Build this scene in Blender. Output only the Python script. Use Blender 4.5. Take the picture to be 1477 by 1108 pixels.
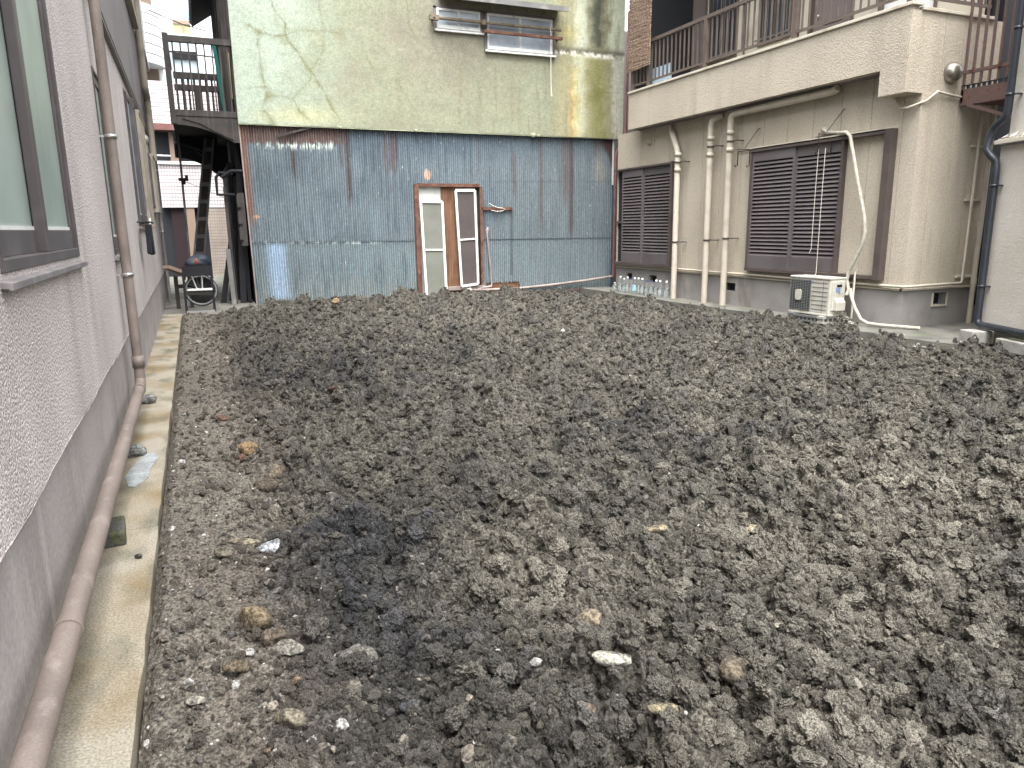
import bpy, bmesh, math, random
import numpy as np
from mathutils import Vector, Matrix
random.seed(7); np.random.seed(7)
for o in list(bpy.data.objects): bpy.data.objects.remove(o)
scn = bpy.context.scene; COL = scn.collection
# ---------------------------------------------------------------- camera
FPX, W0, H0 = 1045.83, 1477.0, 1108.0
PT, YW, RL = math.radians(12.19926), math.radians(22.86503), math.radians(-.687465)
HC = 1.2
def _rot():
    cy, sy, cp, sp, cr, sr = math.cos(YW), math.sin(YW), math.cos(PT), math.sin(PT), math.cos(RL), math.sin(RL)
    f = np.array([sy*cp, cy*cp, -sp]); r = np.array([cy, -sy, 0.]); u = np.cross(r, f)
    return np.array([[cr, sr, 0], [-sr, cr, 0], [0, 0, 1]]) @ np.stack([r, u, f])
RM = _rot()
cd = bpy.data.cameras.new('camera'); cam = bpy.data.objects.new('camera', cd); COL.objects.link(cam)
cd.sensor_width = 36; cd.sensor_fit = 'HORIZONTAL'; cd.lens = FPX/W0*36; cd.clip_start = .02; cd.clip_end = 500
m = Matrix([list(RM[0]), list(RM[1]), list(-RM[2])]).transposed().to_4x4(); m.translation = (0, 0, HC)
cam.matrix_world = m; scn.camera = cam
# ---------------------------------------------------------------- light
SUN_EL, SUN_AZ = math.radians(68), math.radians(196)     # azimuth clockwise from +Y: behind the viewer
wd = bpy.data.worlds.new('World'); scn.world = wd; wd.use_nodes = True
nt = wd.node_tree; bg = nt.nodes['Background']
sky = nt.nodes.new('ShaderNodeTexSky'); sky.sky_type = 'NISHITA'; sky.sun_disc = False
sky.sun_elevation = SUN_EL; sky.sun_rotation = SUN_AZ; sky.dust_density = 6; sky.air_density = 1.2; sky.ozone_density = 1
hs = nt.nodes.new('ShaderNodeHueSaturation'); hs.inputs['Saturation'].default_value = .2
nt.links.new(sky.outputs[0], hs.inputs['Color']); nt.links.new(hs.outputs[0], bg.inputs[0]); bg.inputs[1].default_value = .15
sl = bpy.data.lights.new('sun', 'SUN'); so = bpy.data.objects.new('sun', sl); COL.objects.link(so)
sl.energy = .65; sl.angle = math.radians(45); sl.color = (1, .98, .955)
sd = Vector((math.sin(SUN_AZ)*math.cos(SUN_EL), math.cos(SUN_AZ)*math.cos(SUN_EL), math.sin(SUN_EL)))
so.rotation_euler = sd.to_track_quat('Z', 'Y').to_euler()
scn.view_settings.view_transform = 'Standard'; scn.view_settings.look = 'None'
scn.view_settings.exposure = 2.3; scn.view_settings.gamma = 1; scn.view_settings.use_curve_mapping = False
scn.cycles.max_bounces = 6
# ---------------------------------------------------------------- helpers
def ray(u, v): return RM.T @ np.array([u-W0/2, H0/2-v, FPX])
def P(u, v, ax, val):                                     # photo pixel -> point on the plane axis=val
    d = ray(u, v); o = np.array([0, 0, HC]); return o + d*(val-o[ax])/d[ax]
def to_px(X, Y, Z):                                       # world arrays -> photo pixels (to lay out stains on a plane)
    c = [RM[i][0]*X+RM[i][1]*Y+RM[i][2]*(Z-HC) for i in range(3)]
    return W0/2+FPX*c[0]/c[2], H0/2-FPX*c[1]/c[2]
def s2l(c): return c/12.92 if c <= .04045 else ((c+.055)/1.055)**2.4
def rgb(r, g, b): return (s2l(r/255), s2l(g/255), s2l(b/255), 1)
def tag(o, label=None, cat=None, group=None, kind=None):
    if label: o['label'] = label
    if cat: o['category'] = cat
    if group: o['group'] = group
    if kind: o['kind'] = kind
    return o
def thing(name, label, cat, loc=(0, 0, 0), group=None, rotz=0):
    o = bpy.data.objects.new(name, None); o.empty_display_size = .1; COL.objects.link(o)
    o.location = loc; o.rotation_euler = (0, 0, rotz)
    return tag(o, label, cat, group)
def local(v, parent):                                     # world -> local of an unrotated root (parts sit at the root's origin)
    return v
class B:
    def __init__(s): s.v = []; s.f = []; s.sm = []
    def add(s, vs, fs, smooth=False):
        n = len(s.v); s.v += [tuple(map(float, q)) for q in vs]
        for f in fs: s.f.append([i+n for i in f]); s.sm.append(smooth)
        return s
    def box(s, x0, x1, y0, y1, z0, z1, M=None):
        vs = [Vector((x, y, z)) for z in (z0, z1) for y in (y0, y1) for x in (x0, x1)]
        if M: vs = [M @ q for q in vs]
        return s.add(vs, [(0, 2, 3, 1), (4, 5, 7, 6), (0, 1, 5, 4), (2, 6, 7, 3), (0, 4, 6, 2), (1, 3, 7, 5)])
    def bar(s, a, b, w, t, up=(0, 0, 1)):                 # rectangular bar from a to b
        a, b = Vector(a), Vector(b); d = (b-a); L = d.length; d.normalize(); u = Vector(up)
        if abs(d.dot(u)) > .98: u = Vector((0, 1, 0))
        x = d.cross(u).normalized(); y = x.cross(d)
        M = Matrix((x, d, y)).transposed().to_4x4(); M.translation = a
        return s.box(-w/2, w/2, 0, L, -t/2, t/2, M)
    def tube(s, pts, r, n=12, cap=True):
        pts = [Vector(p) for p in pts]; k = len(pts); rs = r if isinstance(r, (list, tuple)) else [r]*k
        vs = []; t0 = (pts[1]-pts[0]).normalized(); ref = Vector((0, 0, 1)) if abs(t0.z) < .9 else Vector((1, 0, 0))
        for i, p in enumerate(pts):
            a = pts[max(i-1, 0)]; b = pts[min(i+1, k-1)]; t = (b-a).normalized()
            x = (ref-t*ref.dot(t)).normalized(); ref = x; y = t.cross(x)
            vs += [p+(x*math.cos(2*math.pi*j/n)+y*math.sin(2*math.pi*j/n))*rs[i] for j in range(n)]
        fs = [(i*n+j, i*n+(j+1) % n, (i+1)*n+(j+1) % n, (i+1)*n+j) for i in range(k-1) for j in range(n)]
        s.add(vs, fs, True)
        if cap:
            s.add(vs[:n], [tuple(reversed(range(n)))]); s.add(vs[-n:], [tuple(range(n))])
        return s
    def lathe(s, prof, c=(0, 0, 0), n=16, M=None):        # profile of (r,z)
        vs = [Vector((c[0]+r*math.cos(2*math.pi*j/n), c[1]+r*math.sin(2*math.pi*j/n), c[2]+z)) for r, z in prof for j in range(n)]
        if M: vs = [M @ q for q in vs]
        k = len(prof)
        s.add(vs, [(i*n+j, i*n+(j+1) % n, (i+1)*n+(j+1) % n, (i+1)*n+j) for i in range(k-1) for j in range(n)], True)
        if prof[0][0] > 1e-4: s.add(vs[:n], [tuple(reversed(range(n)))])
        if prof[-1][0] > 1e-4: s.add(vs[-n:], [tuple(range(n))])
        return s
    def prism(s, poly, f):                                # f(p,q,t) maps outline + depth t in {0,1}
        n = len(poly); vs = [f(p, q, 0) for p, q in poly]+[f(p, q, 1) for p, q in poly]
        return s.add(vs, [tuple(range(n)), tuple(reversed(range(n, 2*n)))]+[(i, n+i, n+(i+1) % n, (i+1) % n) for i in range(n)])
    def panel(s, us, vs, holes, f, depth):                # wall face with rectangular holes; f(u,v,d) d=0 face, 1 back of reveal
        U = sorted(set(list(us)+[h[i] for h in holes for i in (0, 1)])); V = sorted(set(list(vs)+[h[i] for h in holes for i in (2, 3)]))
        inh = lambda a, b: any(h[0]-1e-6 < a < h[1]+1e-6 and h[2]-1e-6 < b < h[3]+1e-6 for h in holes)
        for i in range(len(U)-1):
            for j in range(len(V)-1):
                if not inh((U[i]+U[i+1])/2, (V[j]+V[j+1])/2):
                    s.add([f(U[i], V[j], 0), f(U[i+1], V[j], 0), f(U[i+1], V[j+1], 0), f(U[i], V[j+1], 0)], [(0, 1, 2, 3)])
        for h in holes:
            c = [(h[0], h[2]), (h[1], h[2]), (h[1], h[3]), (h[0], h[3])]
            for k in range(4):
                a, b = c[k], c[(k+1) % 4]
                s.add([f(*a, 0), f(*b, 0), f(*b, depth), f(*a, depth)], [(0, 1, 2, 3)])
        return s
def obj(name, b, mat, parent=None, bevel=0, off=None):
    me = bpy.data.meshes.new(name)
    vs = b.v
    if off is None and parent is not None: off = parent.get('_o')
    if off is not None: vs = [(x-off[0], y-off[1], z-off[2]) for x, y, z in vs]
    me.from_pydata(vs, [], b.f); me.polygons.foreach_set('use_smooth', b.sm)
    me.validate(); me.update()
    bm = bmesh.new(); bm.from_mesh(me); bmesh.ops.recalc_face_normals(bm, faces=bm.faces); bm.to_mesh(me); bm.free()
    o = bpy.data.objects.new(name, me); COL.objects.link(o); me.materials.append(mat)
    if parent is not None: o.parent = parent
    if bevel:
        md = o.modifiers.new('bevel', 'BEVEL'); md.width = bevel; md.segments = 2; md.limit_method = 'ANGLE'
    return o
def root(name, label, cat, loc, group=None):              # thing whose parts are written in world coordinates
    o = thing(name, label, cat, loc, group); o['_o'] = list(map(float, loc)); return o
def part(name, b, mat, parent, bevel=0):
    o = obj(name, b, mat, parent, bevel, off=parent.get('_o')); o['_o'] = list(parent.get('_o') or (0, 0, 0)); return o
def single(name, b, mat, label, cat, loc, group=None, bevel=0):
    o = obj(name, b, mat, None, bevel, off=loc); o.location = loc; return tag(o, label, cat, group)
def gridmesh(name, X, Y, Z, mat, parent=None, mask=None, col=None, smooth=True, off=(0, 0, 0), flip=False):
    r, c = X.shape; co = np.stack([X-off[0], Y-off[1], Z-off[2]], -1).reshape(-1, 3).astype(np.float32)
    i = np.arange(r*c).reshape(r, c)
    q = np.stack([i[:-1, :-1], i[:-1, 1:], i[1:, 1:], i[1:, :-1]], -1)
    if flip: q = q[..., ::-1]
    q = q.reshape(-1, 4) if mask is None else q[mask]
    return rawmesh(name, co, q, mat, parent, None if col is None else col.reshape(-1, 3), smooth)
def rawmesh(name, co, q, mat, parent=None, col=None, smooth=True):
    me = bpy.data.meshes.new(name); k = q.shape[1]
    me.vertices.add(len(co)); me.vertices.foreach_set('co', co.astype(np.float32).ravel())
    me.loops.add(q.size); me.loops.foreach_set('vertex_index', q.astype(np.int32).ravel())
    me.polygons.add(len(q)); me.polygons.foreach_set('loop_start', (np.arange(len(q))*k).astype(np.int32))
    me.polygons.foreach_set('use_smooth', np.full(len(q), smooth))
    if col is not None:
        a = me.attributes.new('Col', 'FLOAT_COLOR', 'POINT')
        a.data.foreach_set('color', np.concatenate([col, np.ones((len(col), 1))], 1).astype(np.float32).ravel())
    me.update(calc_edges=True); me.materials.append(mat)
    o = bpy.data.objects.new(name, me); COL.objects.link(o)
    if parent is not None: o.parent = parent
    return o
# ---- noise
def h2(ix, iy, s):
    n = (ix.astype(np.int64)*374761393+iy.astype(np.int64)*668265263+s*1274126177) & 0xffffffff
    n = ((n ^ (n >> 13))*1274126177) & 0xffffffff; n = ((n ^ (n >> 15))*2246822519) & 0xffffffff
    return (((n ^ (n >> 16)) & 0xffffff)/16777216.).astype(np.float32)
def perl(x, y, s):
    x0 = np.floor(x); y0 = np.floor(y); fx = x-x0; fy = y-y0; r = 0
    u = fx*fx*fx*(fx*(fx*6-15)+10); w = fy*fy*fy*(fy*(fy*6-15)+10)
    g = []
    for dx, dy in ((0, 0), (1, 0), (0, 1), (1, 1)):
        a = h2(x0+dx, y0+dy, s)*6.28318; g.append(np.cos(a)*(fx-dx)+np.sin(a)*(fy-dy))
    return 1.4*((g[0]*(1-u)+g[1]*u)*(1-w)+(g[2]*(1-u)+g[3]*u)*w)
def fbm(x, y, s, o=4):
    r = 0; a = 1
    for k in range(o): r = r+a*perl(x*2**k, y*2**k, s+k*17); a *= .5
    return r
def cell(x, y, s, seed, prob):                            # lumps: max over jittered domes; returns height (m) and id of the lump
    gx, gy = x/s, y/s; ix, iy = np.floor(gx), np.floor(gy)
    best = np.zeros_like(gx); ident = np.full_like(gx, .5)
    for dx in (-1, 0, 1):
        for dy in (-1, 0, 1):
            cx, cy = ix+dx, iy+dy
            on = h2(cx, cy, seed) < prob
            px = cx+h2(cx, cy, seed+1); py = cy+h2(cx, cy, seed+2); rr = .32+.55*h2(cx, cy, seed+3)**1.5
            an = h2(cx, cy, seed+4)*3.14; st = .75+.5*h2(cx, cy, seed+5)
            ex, ey = gx-px, gy-py; ca, sa = np.cos(an), np.sin(an)
            d2 = ((ex*ca+ey*sa)*st)**2+((ey*ca-ex*sa)/st)**2
            h = np.where(on, rr*np.sqrt(np.maximum(0, 1-d2/(rr*rr))), 0)
            b = h > best; best = np.where(b, h, best); ident = np.where(b, h2(cx, cy, seed+6), ident)
    return best*s, ident
def sstep(x, a, b): t = np.clip((x-a)/(b-a), 0, 1); return t*t*(3-2*t)
def pdist(U, V, pts):                                     # distance of points to a polyline
    d = np.full(U.shape, 1e9)
    for (a, b), (c, e) in zip(pts[:-1], pts[1:]):
        L = (c-a)**2+(e-b)**2+1e-9; t = np.clip(((U-a)*(c-a)+(V-b)*(e-b))/L, 0, 1)
        d = np.minimum(d, np.hypot(U-a-t*(c-a), V-b-t*(e-b)))
    return d
# ---- materials
def mat(name, col, rough=.7, c2=None, s2=3., k2=(.4, .65), c3=None, s3=(6, 6, .6), k3=(.5, .75), bump=None, spec=.4, metal=0, attr=None, fine=0, fs=80, trans=0, ior=1.45, voro=None):
    m = bpy.data.materials.new(name); m.use_nodes = True; n = m.node_tree.nodes; L = m.node_tree.links
    bs = n['Principled BSDF']; bs.inputs['Roughness'].default_value = rough; bs.inputs['Specular IOR Level'].default_value = spec
    bs.inputs['Metallic'].default_value = metal; bs.inputs['Transmission Weight'].default_value = trans; bs.inputs['IOR'].default_value = ior
    tc = n.new('ShaderNodeTexCoord')
    def noise(scale, det=5, vec=None):
        t = n.new('ShaderNodeTexNoise'); t.inputs['Scale'].default_value = scale; t.inputs['Detail'].default_value = det
        L.new(vec or tc.outputs['Object'], t.inputs['Vector']); return t.outputs['Fac']
    def mix(f, a, b, typ='MIX'):
        x = n.new('ShaderNodeMix'); x.data_type = 'RGBA'; x.blend_type = typ
        if isinstance(f, float): x.inputs[0].default_value = f
        else: L.new(f, x.inputs[0])
        for k, q in ((6, a), (7, b)):
            if isinstance(q, tuple): x.inputs[k].default_value = q
            else: L.new(q, x.inputs[k])
        return x.outputs[2]
    def rng(f, a, b, lo=0., hi=1.):
        x = n.new('ShaderNodeMapRange'); L.new(f, x.inputs[0]); x.inputs[1].default_value = a; x.inputs[2].default_value = b
        x.inputs[3].default_value = lo; x.inputs[4].default_value = hi; return x.outputs[0]
    if attr:
        at = n.new('ShaderNodeAttribute'); at.attribute_name = 'Col'; at.attribute_type = attr; c = at.outputs['Color']
    else:
        r = n.new('ShaderNodeRGB'); r.outputs[0].default_value = col; c = r.outputs[0]
    if c2: c = mix(rng(noise(s2, 6), *k2), c, c2)
    if c3:
        mp = n.new('ShaderNodeMapping'); mp.inputs['Scale'].default_value = s3; L.new(tc.outputs['Object'], mp.inputs[0])
        c = mix(rng(noise(1., 6, mp.outputs[0]), *k3), c, c3)
    if fine:
        v = rng(noise(fs, 2), .38, .62, 1-fine, 1+fine); cv = n.new('ShaderNodeCombineColor')
        for k in range(3): L.new(v, cv.inputs[k])
        c = mix(1., c, cv.outputs[0], 'MULTIPLY')
    L.new(c, bs.inputs['Base Color'])
    if bump or voro:
        prev = None
        for (sc, st, ds) in (bump or []):
            b = n.new('ShaderNodeBump'); b.inputs['Strength'].default_value = st; b.inputs['Distance'].default_value = ds
            L.new(noise(sc, 3), b.inputs['Height'])
            if prev: L.new(prev, b.inputs['Normal'])
            prev = b.outputs[0]
        if voro:
            t = n.new('ShaderNodeTexVoronoi'); t.inputs['Scale'].default_value = voro[0]; t.feature = 'SMOOTH_F1'; L.new(tc.outputs['Object'], t.inputs['Vector'])
            b = n.new('ShaderNodeBump'); b.inputs['Strength'].default_value = voro[1]; b.inputs['Distance'].default_value = voro[2]; b.invert = True
            L.new(t.outputs['Distance'], b.inputs['Height'])
            if prev: L.new(prev, b.inputs['Normal'])
            prev = b.outputs[0]
        L.new(prev, bs.inputs['Normal'])
    return m
M = {}
M['rough'] = mat('roughcast', rgb(192, 185, 182), .9, rgb(178, 171, 169), 1.5, (.4, .7), rgb(164, 157, 155), (3, 3, .5), (.52, .8), None, .25, fine=.5, fs=150, voro=(120, .9, .004))
M['plinth'] = mat('render', rgb(160, 154, 152), .85, rgb(140, 134, 132), 2.2, (.42, .7), rgb(176, 170, 167), (14, 14, 1.2), (.55, .8), [(40, .15, .004)], .25, fine=.08, fs=60)
M['upgrey'] = mat('upper_render', rgb(128, 122, 122), .85, rgb(108, 103, 104), 1.2, (.4, .7), None, bump=[(60, .4, .006)], fine=.15, fs=90)
M['slab'] = mat('concrete', rgb(144, 138, 124), .9, rgb(116, 100, 72), 2.6, (.42, .7), rgb(98, 96, 84), (6, 3, 2), (.5, .7), [(120, .35, .004), (25, .2, .006)], .2, fine=.22, fs=140)
M['slabdark'] = mat('dark_concrete', rgb(112, 110, 104), .8, rgb(80, 82, 76), 3.1, (.45, .7), rgb(92, 98, 74), (3, 3, 3), (.55, .72), [(90, .35, .005)], .3, fine=.2, fs=100)
M['pvc'] = mat('grey_pvc', rgb(124, 113, 106), .5, rgb(104, 95, 89), 4, (.42, .7), rgb(142, 132, 125), (20, 9, 5), (.56, .72), [(30, .06, .002)], .4, fine=.1, fs=160)
M['zinc'] = mat('zinc', rgb(180, 180, 178), .4, metal=.8)
M['bronze'] = mat('bronze_aluminium', rgb(76, 69, 70), .4, rgb(92, 86, 86), 5, (.5, .7), None, spec=.5)
M['sill'] = mat('sill_metal', rgb(112, 107, 108), .4, rgb(140, 136, 134), 8, (.5, .7))
M['frost'] = mat('frosted_glass', rgb(158, 172, 164), .3, rgb(132, 148, 138), 2, (.4, .65), rgb(158, 170, 164), (5, 5, .7), (.55, .75), [(200, .05, .002)], .5)
M['glassblue'] = mat('blue_glass', rgb(176, 200, 210), .2, spec=.6)
M['glass'] = mat('window_glass', rgb(180, 192, 204), .18, rgb(150, 160, 170), 2.2, (.4, .6), spec=.7)  # pale base colour stands in for the sky reflected in the panes
M['darkglass'] = mat('dark_glass', rgb(70, 76, 82), .12, rgb(54, 58, 64), 1.5, (.4, .6), spec=.6)
M['cream'] = mat('cream_metal', rgb(158, 149, 136), .6, rgb(132, 124, 113), 5, (.5, .7))
M['black'] = mat('black_cloth', rgb(34, 36, 42), .9, fine=.3)
M['white'] = mat('white_paint', rgb(225, 226, 222), .5, rgb(196, 194, 186), 5, (.5, .72))
M['alu'] = mat('white_aluminium', rgb(218, 220, 216), .4, rgb(180, 176, 168), 7, (.55, .75))
M['beige'] = mat('beige_stucco', rgb(182, 173, 157), .88, rgb(170, 161, 146), 1.1, (.4, .7), rgb(160, 151, 136), (4, 4, .5), (.55, .8), [(55, .7, .01), (18, .3, .012)], .25, fine=.1, fs=60)
M['cap'] = mat('beige_trim', rgb(194, 187, 172), .7, rgb(166, 157, 138), 4, (.5, .72))
M['found'] = mat('grey_render', rgb(146, 143, 140), .85, rgb(128, 124, 121), 2.5, (.42, .7), rgb(112, 104, 92), (3, 3, 1.5), (.58, .75), [(30, .2, .004)], .25, fine=.07)
M['dbrown'] = mat('dark_brown_aluminium', rgb(84, 75, 72), .42, rgb(70, 62, 60), 4, (.45, .7), spec=.5)
M['louvre'] = mat('louvre_brown', rgb(98, 92, 93), .45, rgb(84, 78, 79), 2, (.45, .7), spec=.5)
M['ldark'] = mat('louvre_shadow_board', rgb(40, 37, 38), .6)
M['pipeb'] = mat('beige_pvc', rgb(186, 178, 163), .5, rgb(166, 157, 141), 4, (.5, .7))
M['rail'] = mat('railing_brown', rgb(96, 86, 80), .45, rgb(80, 70, 66), 5, (.5, .7))
M['door'] = mat('grey_door', rgb(118, 108, 104), .5)
M['darkin'] = mat('dark_interior', rgb(38, 40, 44), .6)
M['steel'] = mat('brown_steel', rgb(98, 80, 76), .6, rgb(122, 92, 82), 9, (.5, .7), rgb(70, 48, 42), (9, 9, 9), (.58, .7))
M['white_stucco'] = mat('pale_stucco', rgb(196, 191, 182), .9, rgb(180, 174, 162), 1.3, (.4, .7), rgb(176, 166, 150), (2, 2, 1), (.58, .8), [(45, .5, .008), (14, .3, .01)], .2, fine=.07)
M['navy'] = mat('dark_blue_pvc', rgb(40, 44, 50), .35, rgb(54, 58, 66), 5, (.5, .7), spec=.5)
M['block'] = mat('concrete_block', rgb(160, 158, 152), .9, rgb(132, 130, 122), 6, (.45, .7), rgb(104, 108, 84), (4, 4, 4), (.56, .74), [(120, .4, .004)], .2, fine=.2, fs=160)
M['acw'] = mat('ac_white', rgb(188, 186, 176), .45, rgb(166, 161, 146), 6, (.46, .72), rgb(140, 132, 116), (14, 14, 2), (.58, .75))
M['acg'] = mat('ac_grille', rgb(104, 106, 105), .5)
M['acd'] = mat('ac_fan_dark', rgb(22, 23, 24), .6)
M['logo'] = mat('print_blue', rgb(110, 136, 176), .5)
M['wrap'] = mat('pipe_wrap', rgb(186, 182, 168), .75, rgb(164, 158, 144), 20, (.45, .65), bump=[(70, .3, .004)])
M['cord'] = mat('cord_white', rgb(206, 200, 188), .8)
M['pole'] = mat('weathered_wood_pole', rgb(126, 116, 98), .8, rgb(96, 86, 72), 12, (.45, .7))
M['rust'] = mat('rust', rgb(110, 80, 66), .85, rgb(84, 54, 46), 9, (.4, .65), rgb(140, 100, 76), (12, 12, 12), (.58, .75))
M['copper'] = mat('brown_pvc', rgb(122, 88, 84), .55, rgb(104, 72, 68), 5, (.45, .7))
M['wood'] = mat('brown_board', rgb(112, 82, 62), .75, rgb(92, 64, 48), 5, (.4, .7), rgb(134, 100, 74), (30, 30, 1.2), (.5, .7), fine=.12)
M['dwood'] = mat('dark_wood', rgb(68, 64, 62), .8, rgb(50, 48, 47), 4, (.4, .7), rgb(88, 82, 76), (20, 20, 1.5), (.55, .72))
M['bwood'] = mat('black_wood', rgb(38, 38, 42), .8, rgb(26, 27, 31), 3, (.4, .7))
M['mesh1'] = mat('screen_mesh_pale', rgb(112, 114, 106), .8, rgb(96, 98, 90), 2, (.4, .7), fine=.08, fs=200)
M['mesh2'] = mat('screen_mesh_dark', rgb(84, 76, 74), .8, rgb(66, 60, 60), 2, (.4, .7), fine=.08, fs=200)
M['tin'] = mat('grey_tin', rgb(112, 112, 110), .5, rgb(90, 90, 90), 3, (.4, .7), rgb(150, 148, 142), (3, 20, 3), (.55, .72))
M['greyp'] = mat('grey_pipe', rgb(150, 138, 132), .6, rgb(122, 110, 106), 5, (.45, .7))
M['blue'] = mat('blue_sheet', rgb(58, 100, 136), .6)
M['plaster'] = mat('green_plaster', rgb(158, 164, 138), .9, fine=.15)
M['green_wall'] = mat('stained_plaster', None, .9, attr='GEOMETRY', bump=[(90, .4, .006), (22, .25, .01)], spec=.2, fine=.13, fs=55)
M['corr'] = mat('corrugated_paint', None, .55, attr='GEOMETRY', spec=.35, fine=.12, fs=25, bump=[(60, .08, .003)])
M['tile'] = mat('white_tile', rgb(222, 214, 216), .4, rgb(200, 192, 194), 2, (.4, .7))
M['grout'] = mat('grout', rgb(128, 118, 122), .8)
M['tilew'] = mat('beige_tile', rgb(168, 158, 146), .5, rgb(146, 136, 126), 3, (.4, .7))
M['facade'] = mat('white_facade', rgb(226, 228, 228), .6)
M['yel'] = mat('ochre_panel', rgb(168, 160, 120), .6)
M['orange'] = mat('orange_wood', rgb(214, 158, 92), .6)
M['pinkw'] = mat('dusty_board', rgb(140, 122, 108), .7)
M['maroon'] = mat('maroon_door', rgb(48, 36, 40), .5)
M['teal'] = mat('teal_net', rgb(30, 108, 100), .7)
M['rubber'] = mat('tyre_rubber', rgb(60, 60, 62), .7)
M['tarp'] = mat('blue_grey_tarp', rgb(48, 52, 60), .6, rgb(40, 48, 60), 9, (.4, .6))
M['red'] = mat('red_cloth', rgb(150, 72, 58), .7)
M['pet'] = mat('bottle_plastic', (.93, .96, .97, 1), .06, spec=.5, trans=.96, ior=1.12)
M['capw'] = mat('bottle_cap_white', rgb(228, 230, 232), .4)
M['capb'] = mat('bottle_cap_blue', rgb(52, 62, 110), .4)
M['lab'] = mat('bottle_label', rgb(150, 190, 205), .5)
M['reed'] = mat('reed', rgb(150, 130, 112), .8, rgb(110, 88, 72), 30, (.4, .6), rgb(186, 172, 156), (3, 40, 40), (.5, .7))
M['polyc'] = mat('pale_blue_sheet', rgb(170, 190, 204), .45)
M['soil'] = mat('soil', None, .92, attr='GEOMETRY', spec=.25, fine=.5, fs=95, bump=[(140, .9, .008), (420, .7, .003)])
M['clod'] = mat('clod', None, .92, attr='INSTANCER', spec=.25, fine=.62, fs=9, bump=[(14, .8, .004), (40, .7, .0015)])
M['asphalt'] = mat('asphalt', rgb(70, 70, 71), .9, rgb(84, 84, 84), 6, (.4, .7), fine=.2, fs=120)
M['paint_spill'] = mat('pale_blue_mortar', rgb(146, 151, 151), .8, rgb(124, 128, 127), 12, (.4, .65), fine=.15)
M['gas'] = mat('gas_grey', rgb(160, 163, 166), .4, rgb(140, 142, 144), 4, (.45, .7))
# ================================================================ SETTING
def kerb_x(y): return -.242-.0072*np.asarray(y)
def sg(u, v, z=0.): return P(u, v, 2, z)
def struct(name, b, mt, bevel=0): return tag(obj(name, b, mt, bevel=bevel), kind='structure')
struct('ground', B().add([(-150, -150, -.32), (150, -150, -.32), (150, 150, -.32), (-150, 150, -.32)], [(0, 1, 2, 3)]), M['asphalt'])
struct('alley_floor', B().box(-.9, .8, 11.75, 40, -.3, -.02), M['slabdark'])
# concrete strip beside the grey wall (three poured lengths)
def strip(y0, y1):
    n = max(2, int((y1-y0)/.15)); b = B(); rnd = random.Random(int(y0*9)); L = []
    for i in range(n+1):
        y = y0+(y1-y0)*i/n; L.append((float(kerb_x(y))+rnd.uniform(-.004, .004), y))
    b.prism([(-.62, y0)]+L+[(-.62, y1)], lambda p, q, t: (p, q, -.0 if t == 0 else -.25)); return b
pw = B()
for y0, y1 in ((-2, 3.19), (3.194, 7.17), (7.176, 11.85)):
    s = strip(y0, y1); pw.add(s.v, s.f)
struct('path', pw, M['slab'])
sp = [(186, 703), (180, 690), (188, 678), (196, 668), (212, 655), (226, 654), (228, 662), (218, 676), (214, 690), (196, 703)]
struct('mortar_patch', B().prism([tuple(sg(u, v)[:2]) for u, v in sp], lambda p, q, t: (p, q, .004 if t == 0 else .001)), M['paint_spill'])
# concrete apron round the beige apartment house
ap = [(7.6, 13.2), (6.98, 13.2), (6.95, 9.5), (7.02, 7.6), (7.0, 7.0), (6.93, 6.5), (6.84, 6.0), (6.86, 5.75), (6.83, 5.4), (6.92, 4.95), (7.3, 4.9), (12, 4.9), (12, 6.4), (7.6, 6.4)]
rr = random.Random(3); apj = []
for i, (a, b_) in enumerate(ap):
    c, d = ap[(i+1) % len(ap)]
    for k in range(4): apj.append((a+(c-a)*k/4+rr.uniform(-.012, .012), b_+(d-b_)*k/4+rr.uniform(-.012, .012)))
struct('apron', B().prism(apj, lambda p, q, t: (p, q, -.005 if t == 0 else -.2)), M['slabdark'])

def inpoly(x, y, poly):
    r = np.zeros(x.shape, bool); n = len(poly)
    for i in range(n):
        (a, b), (c, d) = poly[i], poly[(i+1) % n]
        if b == d: continue
        r ^= ((b > y) != (d > y)) & (x < (c-a)*(y-b)/(d-b)+a)
    return r
APC = [(7.9, 13.2), (7.05, 13.2), (7.03, 9.5), (7.06, 7.6), (7.04, 7.0), (6.97, 6.5), (6.88, 6.0), (6.90, 5.75), (6.87, 5.4), (6.96, 5.0), (7.9, 4.9)]
# soil: moisture spots (photo pixel centre, radius in metres, strength)
WET = [(470, 800, .45, .9), (600, 760, .4, .7), (440, 860, .3, .8), (560, 980, .35, .8), (420, 1040, .22, .8), (520, 740, .45, .7), (430, 520, 1.1, .55), (330, 560, .5, .5), (600, 540, 1.0, .35), (960, 640, .6, .35), (1010, 625, .5, .4), (640, 870, .3, .5), (880, 1060, .16, .6), (1350, 1000, .2, .4), (900, 700, .4, .25)]
DRY = [(760, 810, .3, .7), (720, 790, .25, .5), (1090, 770, .25, .6), (1240, 690, .5, .5), (1190, 670, .4, .4), (1290, 850, .3, .5), (1260, 1040, .2, .7), (1210, 1080, .2, .6), (1440, 730, .4, .5), (280, 900, .3, .5), (290, 720, .4, .4), (270, 1050, .2, .5), (1000, 1080, .15, .4)]
WETW = [(*sg(u, v)[:2], r, s) for u, v, r, s in WET]; DRYW = [(*sg(u, v)[:2], r, s) for u, v, r, s in DRY]
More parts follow.
